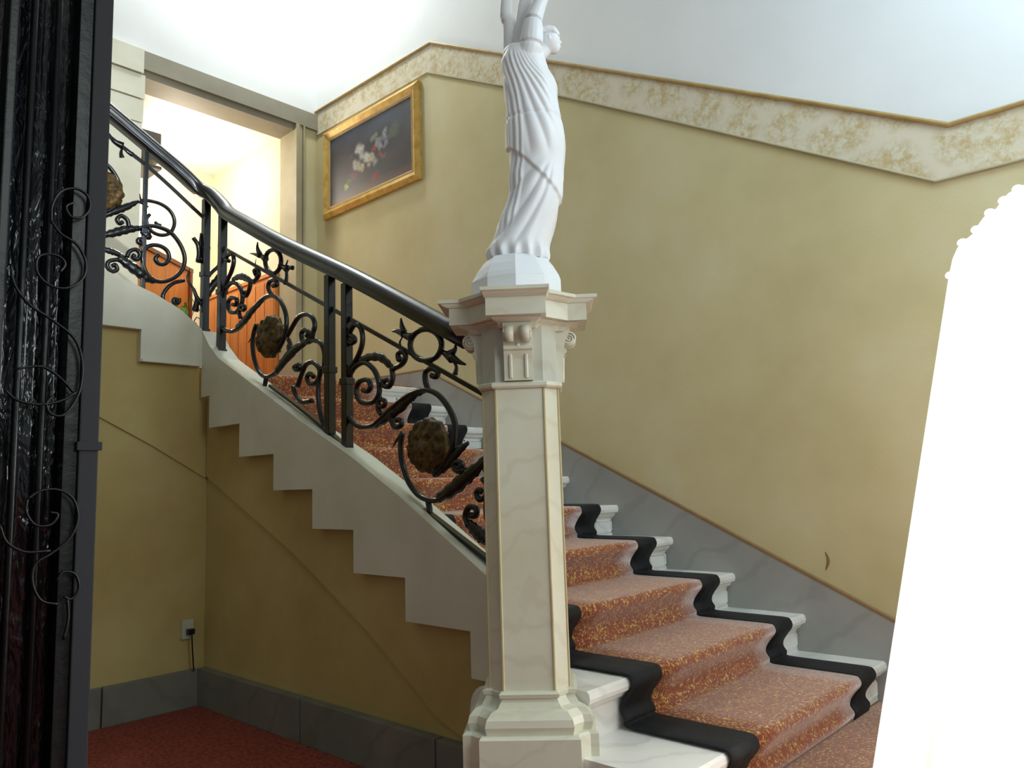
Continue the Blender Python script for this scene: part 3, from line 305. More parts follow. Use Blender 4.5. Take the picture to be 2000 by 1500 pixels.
# ================================================================== stair runner
def runner_profile(kmax, d):
    P = [(Y0-.30, .004+d), (Y0+.02, .004+d)]
    P = [(Y0+.038-d, .004)]
    for k in range(kmax+1):
        y, z = Y0+k*GO, RISE*(k+1)
        P += [(y+.030-d, z-RISE+.028+d*.5), (y+.046-d, z-.112), (y+.040-d, z-.085), (y+.016-d, z-.052), (y-.004-d*.3, z-.034), (y-.010-d*.3, z-.016), (y-.002-d*.3, z-.002+d*.6), (y+.014, z+.002+d)]
        if k < kmax: P += [(y+.10, z+.003+d), (y+GO-.04, z+.003+d), (y+GO+.022, z+.006+d)]
        else: P += [(y+.10, z+.003+d), (y+.14, z+.003+d)]
    return P
def strip(P, x0, x1, nx, th=.006):
    bm = nb(); rows = []
    P = [(v_.x, v_.y) for v_ in cr_spline([Vector((a, b2, 0)) for a, b2 in P], 3)]
    for j in range(nx+1):
        x = x0+(x1-x0)*j/nx; rows.append([bm.verts.new((x, p, q)) for p, q in P])
    for j in range(nx):
        for i in range(len(P)-1): bm.faces.new((rows[j][i], rows[j][i+1], rows[j+1][i+1], rows[j+1][i]))
    return bm
run = thing('stair_runner', 'red patterned carpet runner with black borders laid up the marble stairs', 'carpet', (2.8, 1.2, 0))
rc = obj('runner_field', strip(runner_profile(9, .006), 2.36, 3.29, 6), CARP, run, smooth=True)
rl = obj('runner_border', strip(runner_profile(8, .008), 2.19, 2.37, 3), BLACKB, run, smooth=True); rl['label'] = 'black border on the side of the iron railing'
rr_ = obj('runner_border', strip(runner_profile(8, .008), 3.28, 3.445, 3), BLACKB, run, smooth=True); rr_['label'] = 'black border on the side of the wall'
for o in (rl, rr_, rc):
    so = o.modifiers.new('s', 'SOLIDIFY'); so.thickness = .006; so.offset = -1 if o is rc else 0
# ================================================================== balustrade
UX = 2.05; UY = YF+.055
bal = thing('balustrade', 'black wrought iron scroll balustrade with lion medallions and a dark handrail', 'railing', (UX, 2.2, .75))
def rail_sweep(bm, P, prof):
    P = cr_spline(P, 6); N = len(P); R_ = []
    for i in range(N):
        t = (P[min(i+1, N-1)]-P[max(i-1, 0)]).normalized(); side = t.cross(Vector((0, 0, 1))).normalized(); upv = side.cross(t)
        R_.append([bm.verts.new(P[i]+side*a+upv*b2) for a, b2 in prof])
    n = len(prof)
    for i in range(N-1):
        for k in range(n): bm.faces.new((R_[i][k], R_[i][(k+1) % n], R_[i+1][(k+1) % n], R_[i+1][k]))
    bm.faces.new(R_[0][::-1]); bm.faces.new(R_[-1])
HR = [(UX, 2.09, 1.525), (UX, 2.8, 1.905), (UX, 3.405, 2.205), (UX, 3.85, 2.445), (UX, 4.02, 2.54), (UX-.003, 4.10, 2.61), (UX-.02, 4.19, 2.69), (UX-.07, UY-.01, 2.735), (1.87, UY, 2.815), (1.723, UY, 2.90), (1.489, UY, 3.035), (1.1, UY, 3.26), (.6, UY, 3.54)]
prof = [(-.032, -.035), (.032, -.035), (.036, -.022), (.030, -.014), (.046, 0), (.047, .014), (.036, .030), (.018, .040), (0, .043), (-.018, .040), (-.036, .030), (-.047, .014), (-.046, 0), (-.030, -.014), (-.036, -.022)]
bm = nb(); rail_sweep(bm, HR, prof); obj('handrail', bm, RAILM, bal, smooth=True)
def mid(y): return 1.314+(y-2.03)*.509
def curb(y): return .651+(y-1.963)*.518
def hr(y): return 1.57+(y-2.176)*.5
bm = nb(); rail_sweep(bm, [(UX, 1.98, mid(1.98)), (UX, 3, mid(3)), (UX, 4.13, mid(4.13))], [(-.006, -.009), (.006, -.009), (.006, .009), (-.006, .009)]); obj('middle_rail', bm, IRON, bal)
bm = nb(); rail_sweep(bm, [(UX-.03, UY, 2.57), (1.727, UY, 2.77), (1.479, UY, 2.905), (.8, UY, 3.28)], [(-.006, -.009), (.006, -.009), (.006, .009), (-.006, .009)]); obj('middle_rail', bm, IRON, bal)
bm = nb(); rail_sweep(bm, [(UX, 1.97, curb(1.97)+.024), (UX, 2.78, curb(2.78)+.022), (UX, 3.18, 1.30+.022), (UX, 3.55, 1.485+.024)], [(-.014, -.007), (.014, -.007), (.014, .007), (-.014, .007)]); obj('bottom_rail', bm, IRON, bal)
def post(x, y, z0, z1, w=.0195):
    bm = nb(); box(bm, (x-w, y-w, z0), (x+w, y+w, z1), .003); zb = z0+(z1-z0)*.42
    box(bm, (x-w-.006, y-w-.006, zb), (x+w+.006, y+w+.006, zb+.03), .004); box(bm, (x-w-.005, y-w-.005, z0), (x+w+.005, y+w+.005, z0+.03), .003)
    return obj('post', bm, IRON, bal)
post(UX, 3.03, curb(3.03)-.03, hr(3.03)-.02); post(UX, 2.895, curb(2.895)-.03, hr(2.895)-.02)
post(UX, 4.085, 1.74, 2.56); post(UX-.02, UY-.01, 1.88, 2.68); post(1.685, UY, 2.04, 2.90, .011)
def panel(name, key, XP, lion):
    vert = key != 'panel_C'
    nrm = (1, 0, 0) if vert else (0, 1, 0)
    for kind, r_, pts in DATA[key]:
        P = [((UX, a, b2) if vert else (a, UY, b2)) for a, b2 in pts]
        j = random.uniform(-.004, .004)
        P = [Vector(p)+Vector(nrm)*j for p in P]
        pb = nb()
        if kind == 'scroll': tube(pb, P, min(max(r_, .0075), .0125)*.95, 6, nrm, 1.15)
        elif kind == 'leaf':
            rr2 = r_*.55; tube(pb, P, lambda t, q=rr2: q*(.45+1.2*math.sin(PI*min(1, t*.8+.15)))*(1+.12*math.sin(t*38)), 8, nrm, .5)
        else:
            rr2 = min(r_*.42, .019); tube(pb, P, lambda t, q=rr2: max(.0022, q*(.25+.9*t)), 6, nrm, .7)
        obj(kind, pb, IRON, bal, smooth=True)
    # collars tying the scrolls together
    (cx, cz), (rx_, _), (_, tz) = lion
    a_, b_ = .112, .110
    bm = nb(); n = 48; m_ = 14; rows = []
    for i in range(m_+1):
        q = i/m_
        row = []
        for k in range(n):
            th = 2*PI*k/n; rad = q*(1+.04*math.sin(11*th+2)*(q > .9))
            u_, v_ = rad*math.cos(th), rad*math.sin(th)
            h = .030*(1-q*q)**.5 if q < 1 else 0
            h += .016*(noise.noise(Vector((3.0*math.cos(th)*(1+q), 3.0*math.sin(th)*(1+q), q*3)))+.25*math.sin(19*th+9*q))*min(1, max(0, q-.35)*3)   # mane
            h += .016*math.exp(-((u_)**2/.018+(v_+.12)**2/.05))                        # muzzle
            h -= .014*math.exp(-((abs(u_)-.26)**2/.010+(v_-.22)**2/.006))              # eyes
            h += .008*math.exp(-((abs(u_)-.24)**2/.02+(v_-.38)**2/.006))               # brow
            h -= .010*math.exp(-((u_)**2/.03+(v_+.40)**2/.004))                        # mouth
            row.append((u_, v_, h))
        rows.append(row)
    def P3(u_, v_, h):
        return (UX-.004-h, cy+u_*a_, cz+v_*b_) if vert else (cx+u_*a_, UY-.004-h, cz+v_*b_)
    cy = cx
    V = [[bm.verts.new(P3(*p)) for p in row] for row in rows]
    for i in range(m_):
        for k in range(n): bm.faces.new((V[i][k], V[i+1][k], V[i+1][(k+1) % n], V[i][(k+1) % n]))
    bk = [bm.verts.new(Vector(v_.co)+Vector(nrm)*.018) for v_ in V[m_]]
    for k in range(n): bm.faces.new((V[m_][k], bk[k], bk[(k+1) % n], V[m_][(k+1) % n]))
    bm.faces.new(bk); bmesh.ops.remove_doubles(bm, verts=bm.verts[:], dist=1e-5)
    mo = obj('lion_medallion', bm, LION, bal, smooth=True); mo['label'] = 'oval bronze lion mask'
panel('A', 'panel_A', UX, DATA['lionA']); panel('B', 'panel_B', UX, DATA['lionB']); panel('C', 'panel_C', UX, DATA['lionC'])
# ================================================================== newel pedestal
PC = Vector((1.933, 1.738, 0)); AW = math.radians(3)
pf = (EF*math.cos(AW)+ER*math.sin(AW)); prr = (ER*math.cos(AW)-EF*math.sin(AW))
def P2(a, b2, z): return PC+prr*a+pf*b2+Vector((0, 0, z))
def xsec(A, b2, k):
    q = [(A, b2), (k, b2), (b2, k), (b2, A)] if abs(k-A) > 1e-4 and k > b2 else [(A, b2), (b2, A)]
    out = []
    for r_ in range(4):
        c, s = [(1, 0), (0, 1), (-1, 0), (0, -1)][r_]
        out += [(x*c-y*s, x*s+y*c) for x, y in q]
    return out
def pier(levels, bev=0):
    bm = nb(); R_ = []
    for z, A, b2, k in levels: R_.append([bm.verts.new(P2(x, y, z)) for x, y in xsec(A, b2, k)])
    n = len(R_[0])
    for i in range(len(R_)-1):
        for k in range(n): bm.faces.new((R_[i][k], R_[i][(k+1) % n], R_[i+1][(k+1) % n], R_[i+1][k]))
    bm.faces.new(R_[0][::-1]); bm.faces.new(R_[-1])
    if bev: bmesh.ops.bevel(bm, geom=[e for e in bm.edges if e.calc_face_angle(0) > .3], offset=bev, segments=2, affect='EDGES')
    return bm
ped = thing('newel_pedestal', 'tall octagonal aged marble newel pedestal with scrolled capital at the stair foot', 'pedestal', (PC.x, PC.y, FL))
obj('plinth', pier([(FL, .205, .15, .18), (.232, .205, .15, .18), (.239, .198, .145, .174)], .003), PEDM, ped)
obj('base_moulding', pier([(.238, .184, .128, .158), (.262, .190, .133, .163), (.282, .186, .129, .159), (.300, .170, .116, .144), (.306, .150, .097, .124), (.322, .140, .088, .113), (.334, .136, .084, .110), (.334, .143, .090, .117), (.346, .147, .092, .120), (.352, .136, .086, .11)], .002), PEDM, ped)
sh = obj('shaft', pier([(.350, .124, .079, .124), (1.286, .122, .077, .122)], .002), PEDM, ped)
bm = nb()      # yellowed raised beads down the shaft edges
for sx in (-1, 1):
    for sy in (-1, 1):
        for a, b2 in ((.1235, .079), (.079, .1235)):
            tube(bm, [P2(sx*a, sy*b2, .352), P2(sx*(a-.002), sy*(b2-.002), 1.286)], .0045, 6, spline=False)
obj('edge_bead', bm, mottled('yellowed_marble', [(.3, (186, 172, 128)), (.7, (204, 192, 152))], 9, .5), ped)
obj('necking', pier([(1.285, .132, .085, .132), (1.291, .137, .088, .137), (1.301, .137, .088, .137), (1.306, .128, .082, .128)], .002), PEDM, ped)
obj('neck', pier([(1.306, .122, .077, .122), (1.486, .122, .077, .122)], .001), PEDG, ped)
obj('capital', pier([(1.478, .150, .058, .126), (1.485, .160, .060, .132), (1.492, .170, .062, .138), (1.500, .196, .078, .148), (1.5045, .198, .078, .148)], .001), PEDM, ped)
obj('capital_block', pier([(1.505, .226, .094, .165), (1.562, .226, .094, .165)], .002), PEDM, ped)
obj('capital_slab', pier([(1.562, .230, .098, .170), (1.568, .244, .101, .178), (1.574, .252, .103, .184), (1.577, .262, .107, .192), (1.588, .262, .107, .192)], .002), PEDM, ped)
for r_ in range(4):
    c, s = [(1, 0), (0, 1), (-1, 0), (0, -1)][r_]
    def Q(o_, t_, z): return P2(o_*c-t_*s, o_*s+t_*c, z)
    bm = nb(); hw = .046
    out = [(.120, 1.308), (.140, 1.308), (.142, 1.377), (.150, 1.402), (.157, 1.407), (.157, 1.417), (.150, 1.423), (.153, 1.447), (.168, 1.477), (.172, 1.490), (.120, 1.490)]
    A_ = [bm.verts.new(Q(a, -hw, z)) for a, z in out]; B_ = [bm.verts.new(Q(a, hw, z)) for a, z in out]; n = len(out)
    bm.faces.new(A_); bm.faces.new(B_[::-1])
    for i in range(n): bm.faces.new((A_[i], B_[i], B_[(i+1) % n], A_[(i+1) % n]))
    for t0, t1 in ((-.034, -.016), (.016, .034)):   # raised fillets of the sunk panel
        tube(bm, [Q(.141, (t0+t1)/2, 1.316), Q(.144, (t0+t1)/2, 1.392)], .006, 6, spline=False)
    con = obj('console', bm, PEDM, ped)
    bm = nb()
    for t0 in (-.040, .012):
        tube(bm, [Q(.165, t0, 1.455), Q(.165, t0+.028, 1.455)], .026, 16, spline=False)
    sp = [Q(.165+.022*math.cos(a)*(1-a/16), .042, 1.455+.022*math.sin(a)*(1-a/16)) for a in [i*.5 for i in range(28)]]
    tube(bm, sp, .0035, 5); sp = [Q(.165+.022*math.cos(a)*(1-a/16), -.042, 1.455+.022*math.sin(a)*(1-a/16)) for a in [i*.5 for i in range(28)]]
    tube(bm, sp, .0035, 5); sphere(bm, Q(.150, 0, 1.419), (.009, .009, .009), 8)
    obj('volute', bm, PEDM, con, smooth=True)
# ================================================================== statue
stt = thing('statue', 'white statue of a draped woman with raised arms on the marble newel pedestal', 'statue', (PC.x, PC.y, 1.588))
def SQ(lat, dep, z): return Vector((PC.x, PC.y, 0))+ER*lat+EF*dep+Vector((0, 0, z))
bm = nb(); R_ = []
for z, r_ in ((1.5885, .158), (1.655, .158), (1.668, .152), (1.700, .134), (1.730, .112), (1.742, .09)):
    R_.append([bm.verts.new(SQ(-.005+r_*math.cos(2*PI*k/10+.3), r_*math.sin(2*PI*k/10+.3), z+(.006*math.sin(k*2.2) if z > 1.66 and z < 1.74 else 0))) for k in range(10)])
for i in range(len(R_)-1):
    for k in range(10): bm.faces.new((R_[i][k], R_[i][(k+1) % 10], R_[i+1][(k+1) % 10], R_[i+1][k]))
bm.faces.new(R_[0][::-1]); bm.faces.new(R_[-1]); obj('rocky_base', bm, STAT, stt)
RG = DATA['rings']; NA = 160; NZ = 150
def rg(z):
    for i in range(len(RG)-1):
        if RG[i+1][0] >= z: break
    p0 = RG[max(i-1, 0)]; p1 = RG[i]; p2 = RG[i+1]; p3 = RG[min(i+2, len(RG)-1)]; t = (z-p1[0])/(p2[0]-p1[0]); t = max(0, min(1, t))
    f = lambda a: .5*((2*p1[a])+(p2[a]-p0[a])*t+(2*p0[a]-5*p1[a]+4*p2[a]-p3[a])*t*t+(3*p1[a]-p0[a]-3*p2[a]+p3[a])*t**3)
    return f(1), f(2)
bm = nb(); rows = []
z0, z1 = RG[0][0], RG[-1][0]
def ss(a, b2, x): t = max(0, min(1, (x-a)/(b2-a))); return t*t*(3-2*t)
for i in range(NZ+1):
    z = z0+(z1-z0)*i/NZ; c_, h_ = rg(z); q = i/NZ; row = []
    dep = h_*(.70+.10*math.sin(q*5))
    dc = .02*math.sin(q*4.5)-.01
    for k in range(NA):
        th = 2*PI*k/NA; cx, sy = math.cos(th), math.sin(th)
        # draped folds: vertical ones near the left, swags sweeping down to the left hem
        u_ = cx; up = ss(.44, .52, q)*(1-ss(.93, .99, q)); lo = 1-ss(.36, .46, q); left = 1-ss(-.62, -.35, u_)
        g = (u_+.75)/(max(.02, (.97-q)/.5)**1.2+.22)
        f = .0075*abs(math.sin(3.1*g*PI/1.6+.5))*up*(1-left)*(1-ss(.35, .8, u_))
        f += .0085*abs(math.sin(u_*17+q*9+2.2*math.sin(q*7)))*left*ss(.10, .2, q)*(1-ss(.93, .99, q))
        ang = math.atan2(.52-q, (.75-u_)*.30)
        sw = .0080*abs(math.sin(ang*9.5+.7*math.sin(sy*2)))*lo*(1-.6*ss(.2, .8, u_))*ss(.0, .04, q)
        sw += .004*math.sin(th*11)*(.5+.5*sy)*ss(.05, .15, q)*(1-ss(.9, 1, q))
        # over-fold hem at the hip, girdle line at the waist
        hemz = .40+.13*(-cx)
        hem = .010*ss(hemz-.012, hemz+.004, q)*(1-ss(.52, .74, q))
        gir = -.005*math.exp(-((q-.66)/.008)**2)
        knee = .016*math.exp(-((q-.27)/.10)**2)*max(0, math.sin(-th+.5))**2
        bust = .012*math.exp(-((q-.83)/.05)**2)*max(0, math.cos(th))**2
        flare = .010*math.sin(th*14)*(1-ss(0, .09, q))
        r1 = f+sw+hem+gir+knee+bust+flare-.003
        row.append(bm.verts.new(SQ(c_+cx*(h_-.008+r1), dc+sy*(dep+r1), z)))
    rows.append(row)
for i in range(NZ):
    for k in range(NA): bm.faces.new((rows[i][k], rows[i][(k+1) % NA], rows[i+1][(k+1) % NA], rows[i+1][k]))
bm.faces.new(rows[0][::-1]); bm.faces.new(rows[-1])
s_ = DATA['st']
def sq(k, d=0): return SQ(s_[k][0], d, s_[k][1])
# shoulders, neck, arms, hands, head joined into the one body
sphere(bm, SQ(.030, 0, 2.488), (.060, .055, .042), 20); sphere(bm, sq('shR', -.04), (.040, .040, .048), 18); sphere(bm, SQ(.008, .025, 2.49), (.036, .036, .045), 18)
tube(bm, [SQ(.050, -.035, 2.455), sq('shR', -.045), SQ(.080, -.05, 2.545), sq('elR', -.05), SQ(.112, -.05, 2.66), sq('wrR', -.045), SQ(.125, -.03, 2.80), SQ(.105, -.015, 2.92)], lambda t: .040-.022*t+.008*math.sin(t*7)*(1-t), 16)
tube(bm, [SQ(.02, .02, 2.45), SQ(.006, .03, 2.52), sq('elL', .03), SQ(-.008, .03, 2.66), SQ(-.004, .03, 2.74), SQ(.02, .01, 2.84), SQ(.06, 0, 2.95)], lambda t: .032-.016*t, 16)
# cloth hanging between the arms
tube(bm, [SQ(.03, .0, 2.49), SQ(.045, -.0, 2.58), SQ(.06, -.0, 2.68), SQ(.075, 0, 2.80)], lambda t: .030-.008*t, 12, EF, .45)
for hx_, hz_ in ((.105, 2.92), (.06, 2.95)):
    sphere(bm, SQ(hx_, -.01, hz_), (.020, .020, .026), 12)
    for j in range(4): tube(bm, [SQ(hx_-.012+.008*j, -.02, hz_+.015), SQ(hx_-.012+.008*j, -.024, hz_+.04), SQ(hx_-.012+.008*j, -.01, hz_+.052-.003*abs(j-1.5))], .0045, 6)
    tube(bm, [SQ(hx_+.018, -.012, hz_), SQ(hx_+.026, -.016, hz_+.02), SQ(hx_+.020, -.016, hz_+.034)], .005, 6)
tube(bm, [SQ(.075, 0, 2.47), SQ(.105, .002, 2.492), SQ(.128, .004, 2.515)], .026, 14)
hc = s_['head']; HX, HZ = hc[0], hc[1]
sphere(bm, SQ(HX, 0, HZ+.004), (.036, .036, .044), 22)
sphere(bm, SQ(HX+.012, .004, HZ-.018), (.024, .024, .026), 16)     # jaw
tube(bm, [SQ(HX+.030, .006, HZ+.008), SQ(HX+.040, .007, HZ-.004)], .006, 8)   # nose
sphere(bm, SQ(HX+.032, .006, HZ-.016), (.008, .010, .004), 8)      # mouth
for d_ in (-.010, .020): sphere(bm, SQ(HX+.030, d_, HZ+.008), (.005, .005, .004), 8)
sphere(bm, SQ(HX-.003, -.034, HZ-.002), (.006, .005, .011), 8)     # ear
body = obj('body', bm, STAT, stt, smooth=True)
rm = body.modifiers.new('remesh', 'REMESH'); rm.mode = 'VOXEL'; rm.voxel_size = .0030; rm.use_smooth_shade = True
sm = body.modifiers.new('smooth', 'SMOOTH'); sm.factor = .5; sm.iterations = 1
bm = nb()      # wavy hair drawn back to a knot
for j in range(9):
    a = -1.2+j*.32
    pts = [SQ(HX+.026*math.cos(t*PI)+.004, math.sin(a)*.036*math.sin(max(.15, t)*PI*.9)-.002*math.sin(t*20), HZ+.012+math.cos(a)*.036*math.sin(max(.12, t)*PI*.85)) for t in [i/8 for i in range(9)]]
    tube(bm, pts, .0085, 8)
sphere(bm, SQ(HX-.040, .004, HZ+.016), (.019, .019, .019), 12)
obj('hair', bm, STAT, stt, smooth=True)
# torch held above, reaching out of the picture
bm = nb(); lathe(bm, SQ(.085, 0, 2.90), [(.010, 0), (.014, .05), (.018, .12), (.045, .16), (.05, .18), (.02, .181)], 20); obj('torch', bm, STAT, stt, smooth=True)
# ================================================================== painting
pt = thing('painting', 'gilt framed dark still life of white and red flowers on the cream wall', 'painting', (XW, 4.815, 3.62))
y0, y1, za, zb = 4.19, 5.44, 3.23, 4.0
bm = nb()
def fr(bm, y0, y1, za, zb, w_, x0, x1, x2):
    a = [(y0, za), (y1, za), (y1, zb), (y0, zb)]; m_ = [(y0+w_*.45, za+w_*.45), (y1-w_*.45, za+w_*.45), (y1-w_*.45, zb-w_*.45), (y0+w_*.45, zb-w_*.45)]
    i_ = [(y0+w_, za+w_), (y1-w_, za+w_), (y1-w_, zb-w_), (y0+w_, zb-w_)]
    L = [[(XW-.001, p, q) for p, q in a], [(x0, p, q) for p, q in a], [(x1, p, q) for p, q in m_], [(x2, p, q) for p, q in i_], [(XW-.001, p, q) for p, q in i_]]
    V = [[bm.verts.new(p) for p in l] for l in L]
    for j in range(4):
        for k in range(4): bm.faces.new((V[j][k], V[j][(k+1) % 4], V[j+1][(k+1) % 4], V[j+1][k]))
    for k in range(4): bm.faces.new((V[4][k], V[4][(k+1) % 4], V[0][(k+1) % 4], V[0][k]))
fr(bm, y0, y1, za, zb, .075, XW-.030, XW-.052, XW-.030); fo = obj('frame', bm, GOLD, pt)
bm = nb(); fr(bm, y0+.072, y1-.072, za+.072, zb-.072, .022, XW-.034, XW-.036, XW-.026); obj('inner_slip', bm, GOLD2, fo)
cv = bpy.data.materials.new('painted_canvas'); cv.use_nodes = True; nt = cv.node_tree; b = nt.nodes['Principled BSDF']
at = nt.nodes.new('ShaderNodeVertexColor'); at.layer_name = 'paint'; nt.links.new(at.outputs[0], b.inputs['Base Color']); b.inputs['Roughness'].default_value = .45
NX, NY = 120, 74; bm = nb(); gv = []
cy0, cy1, cz0, cz1 = y0+.088, y1-.088, za+.088, zb-.088
for j in range(NY+1): gv.append([bm.verts.new((XW-.020, cy0+(cy1-cy0)*i/NX, cz0+(cz1-cz0)*j/NY)) for i in range(NX+1)])
for j in range(NY):
    for i in range(NX): bm.faces.new((gv[j][i], gv[j][i+1], gv[j+1][i+1], gv[j+1][i]))
ca = obj('canvas', bm, cv, pt)
blobs = []
rnd = random.Random(7)
for u, v_, r_, c in [(.62, .62, .07, (190, 190, 186)), (.53, .50, .08, (200, 198, 190)), (.66, .46, .06, (176, 172, 160)), (.47, .44, .06, (186, 176, 150)), (.40, .60, .045, (150, 148, 160)), (.32, .70, .05, (140, 140, 150)), (.36, .52, .04, (150, 150, 158)), (.58, .38, .05, (190, 172, 130)), (.42, .72, .04, (140, 140, 120)),
                     (.44, .57, .03, (176, 54, 56)), (.36, .44, .028, (160, 60, 56)), (.42, .17, .055, (130, 44, 44)), (.79, .20, .035, (190, 190, 70)), (.76, .27, .028, (90, 120, 50)), (.70, .30, .03, (140, 70, 70)), (.38, .30, .045, (30, 76, 84)), (.33, .38, .03, (120, 90, 100)), (.22, .62, .10, (84, 92, 76)), (.72, .62, .03, (60, 90, 100)), (.30, .55, .04, (130, 132, 140))]:
    for q in range(7): blobs.append((u+rnd.gauss(0, r_*.4), v_+rnd.gauss(0, r_*.6), r_*rnd.uniform(.5, 1.0), c))
cl = ca.data.color_attributes.new('paint', 'FLOAT_COLOR', 'POINT')
for idx, vv in enumerate(ca.data.vertices):
    wco = vv.co+pt.location; u = (wco.y-cy0)/(cy1-cy0); v_ = (wco.z-cz0)/(cz1-cz0)
    n_ = noise.noise(Vector((u*5, v_*4, 1)))
    c = Vector((58+14*n_, 52+12*n_, 56+8*n_)).lerp(Vector((58, 72, 92)), max(0, min(1, (v_-.62)*1.7+n_*.5)))
    if v_ < .16: c = c.lerp(Vector((84, 60, 52)), min(1, (.16-v_)*9))
    for bu, bv, br, bc in blobs:
        d = ((u-bu)**2*2.6+(v_-bv)**2)**.5/br
        if d < 1.4: c = c.lerp(Vector(bc)*(.86+.3*noise.noise(Vector((u*60, v_*50, 3)))), max(0, min(.8, 1.25-d)))
    cl.data[idx].color = lin((max(0, c.x), max(0, c.y), max(0, c.z)))
# ================================================================== lift cage in the left foreground
YG = 1.28
lc = thing('lift_cage', 'dark iron lift cage with scrollwork and rippled black glass, near left edge', 'lift cage', (.3, YG, FL))
bm = nb(); box(bm, (.418, YG-.006, FL), (.4455, YG+.05, 2.3), .002); box(bm, (.414, YG-.010, 1.055), (.4495, YG+.054, 1.068), .001); obj('corner_post', bm, mottled('blue_black_paint', [(.3, (12, 14, 20)), (.7, (14, 16, 23))], 5, .8, 60, .05), lc)
bm = nb(); box(bm, (.398, YG-.001, FL), (.4175, YG+.03, 2.3), .001); box(bm, (.300, YG-.006, FL), (.312, YG+.03, 2.3), .002); box(bm, (-.5, YG-.002, FL), (.398, YG+.03, FL+.25), .001); obj('frame', bm, CIRON, lc)
bm = nb()
for x in (.200, .245, .338, .372): tube(bm, [(x, YG+.016, FL), (x, YG+.016, 2.3)], .006 if x < .3 else .005, 10, spline=False)
obj('bars', bm, CIRON, lc, smooth=True)
bm = nb(); n = 160
R0 = [bm.verts.new((-.5+.9*i/n, YG+.030+.004*math.sin(i*1.3)+.003*math.sin(i*.41), FL+.02)) for i in range(n+1)]
R1 = [bm.verts.new((-.5+.9*i/n, YG+.030+.004*math.sin(i*1.3)+.003*math.sin(i*.41), 2.3)) for i in range(n+1)]
for i in range(n): bm.faces.new((R0[i], R0[i+1], R1[i+1], R1[i]))
g = obj('glass', bm, CAGE, lc, smooth=True); so = g.modifiers.new('s', 'SOLIDIFY'); so.thickness = .006; so.offset = 1
for kind, r_, pts in DATA['grille']:
    bm = nb(); tube(bm, [(a, YG-.012, b2) for a, b2 in pts], .0021, 6, (0, 1, 0), 1.3); obj('scroll', bm, CIRON, lc, smooth=True)
# ================================================================== curtain at the right edge
bm = nb(); NU, NV = 90, 60; V = []
def ztop(a): return 1.363+.40*(a**.62)+.012*abs(math.sin(a*60))+a*.3
def uleft(z): return .869-(1.363-z)*.2535 if z < 1.363 else .869
for i in range(NU+1):
    a = i/NU; col = []
    for j in range(NV+1):
        z = .003+(ztop(a)-.003)*j/NV; u = uleft(z)+(1.9-uleft(z))*a
        d = 1.5+.010*math.sin(a*70+.8*math.sin(z*2))*(.4+.6*(1-j/NV))*(min(1, a*12))
        col.append(bm.verts.new(EF*d+ER*u+Vector((0, 0, FL+z*(1-0)-FL*(j/NV) if False else (z if z > .01 else FL+.01)))))
    V.append(col)
for i in range(NU):
    for j in range(NV): bm.faces.new((V[i][j], V[i+1][j], V[i+1][j+1], V[i][j+1]))
cu = thing('curtain', 'bright white sheer curtain flooded with daylight at the right edge', 'curtain', EF*1.5+ER*1.3+Vector((0, 0, FL)))
for i in range(24):
    a = i/34; z = ztop(a); u = .869+(1.9-.869)*a
    sphere(bm, EF*1.5+ER*(u+.004)+Vector((0, 0, z+.002)), (.0105, .0105, .008), 10)
ck = obj('curtain_fabric', bm, CURT, cu, smooth=True)
bm = nb(); P = [EF*1.515+ER*(.869+1.031*a)+Vector((0, 0, ztop(a)+.0)) for a in [i/20 for i in range(6, 21)]]; tube(bm, P+[P[-1]+Vector((0, 0, .02))], .006, 8); obj('curtain_rod', bm, IRON, cu)
# unseen window frame, added around the fill light behind the curtain
bm = nb()
for a, b2 in ((1.46, 1.50), (1.94, 1.98), (2.44, 2.48)):
    tube(bm, [EF*1.95+ER*(a+.02)+Vector((0, 0, FL)), EF*1.95+ER*(a+.02)+Vector((0, 0, 2.3))], .02, 4, spline=False)
for z in (.28, 1.3, 2.28): tube(bm, [EF*1.95+ER*1.48+Vector((0, 0, z)), EF*1.95+ER*2.46+Vector((0, 0, z))], .02, 4, spline=False)
obj('added_window_1', bm, WHITE, kind='structure')
# ================================================================== small things
sk = thing('wall_socket', 'small white wall socket with a black plug in the under-stair corner', 'socket', (1.95, YF, .27))
sx, sz = 1.958, .262
bm = nb(); box(bm, (sx-.035, YF+.005, sz-.055), (sx+.025, YF+.0295, sz+.045), .004); obj('socket_plate', bm, SOCK, sk)
bm = nb(); box(bm, (sx-.018, YF-.03, sz-.03), (sx+.018, YF+.005, sz+.0), .006); tube(bm, [(sx, YF-.03, sz-.03), (sx+.003, YF-.032, sz-.10), (sx+.015, YF-.028, sz-.22)], .004, 6); obj('plug', bm, IRON, sk)
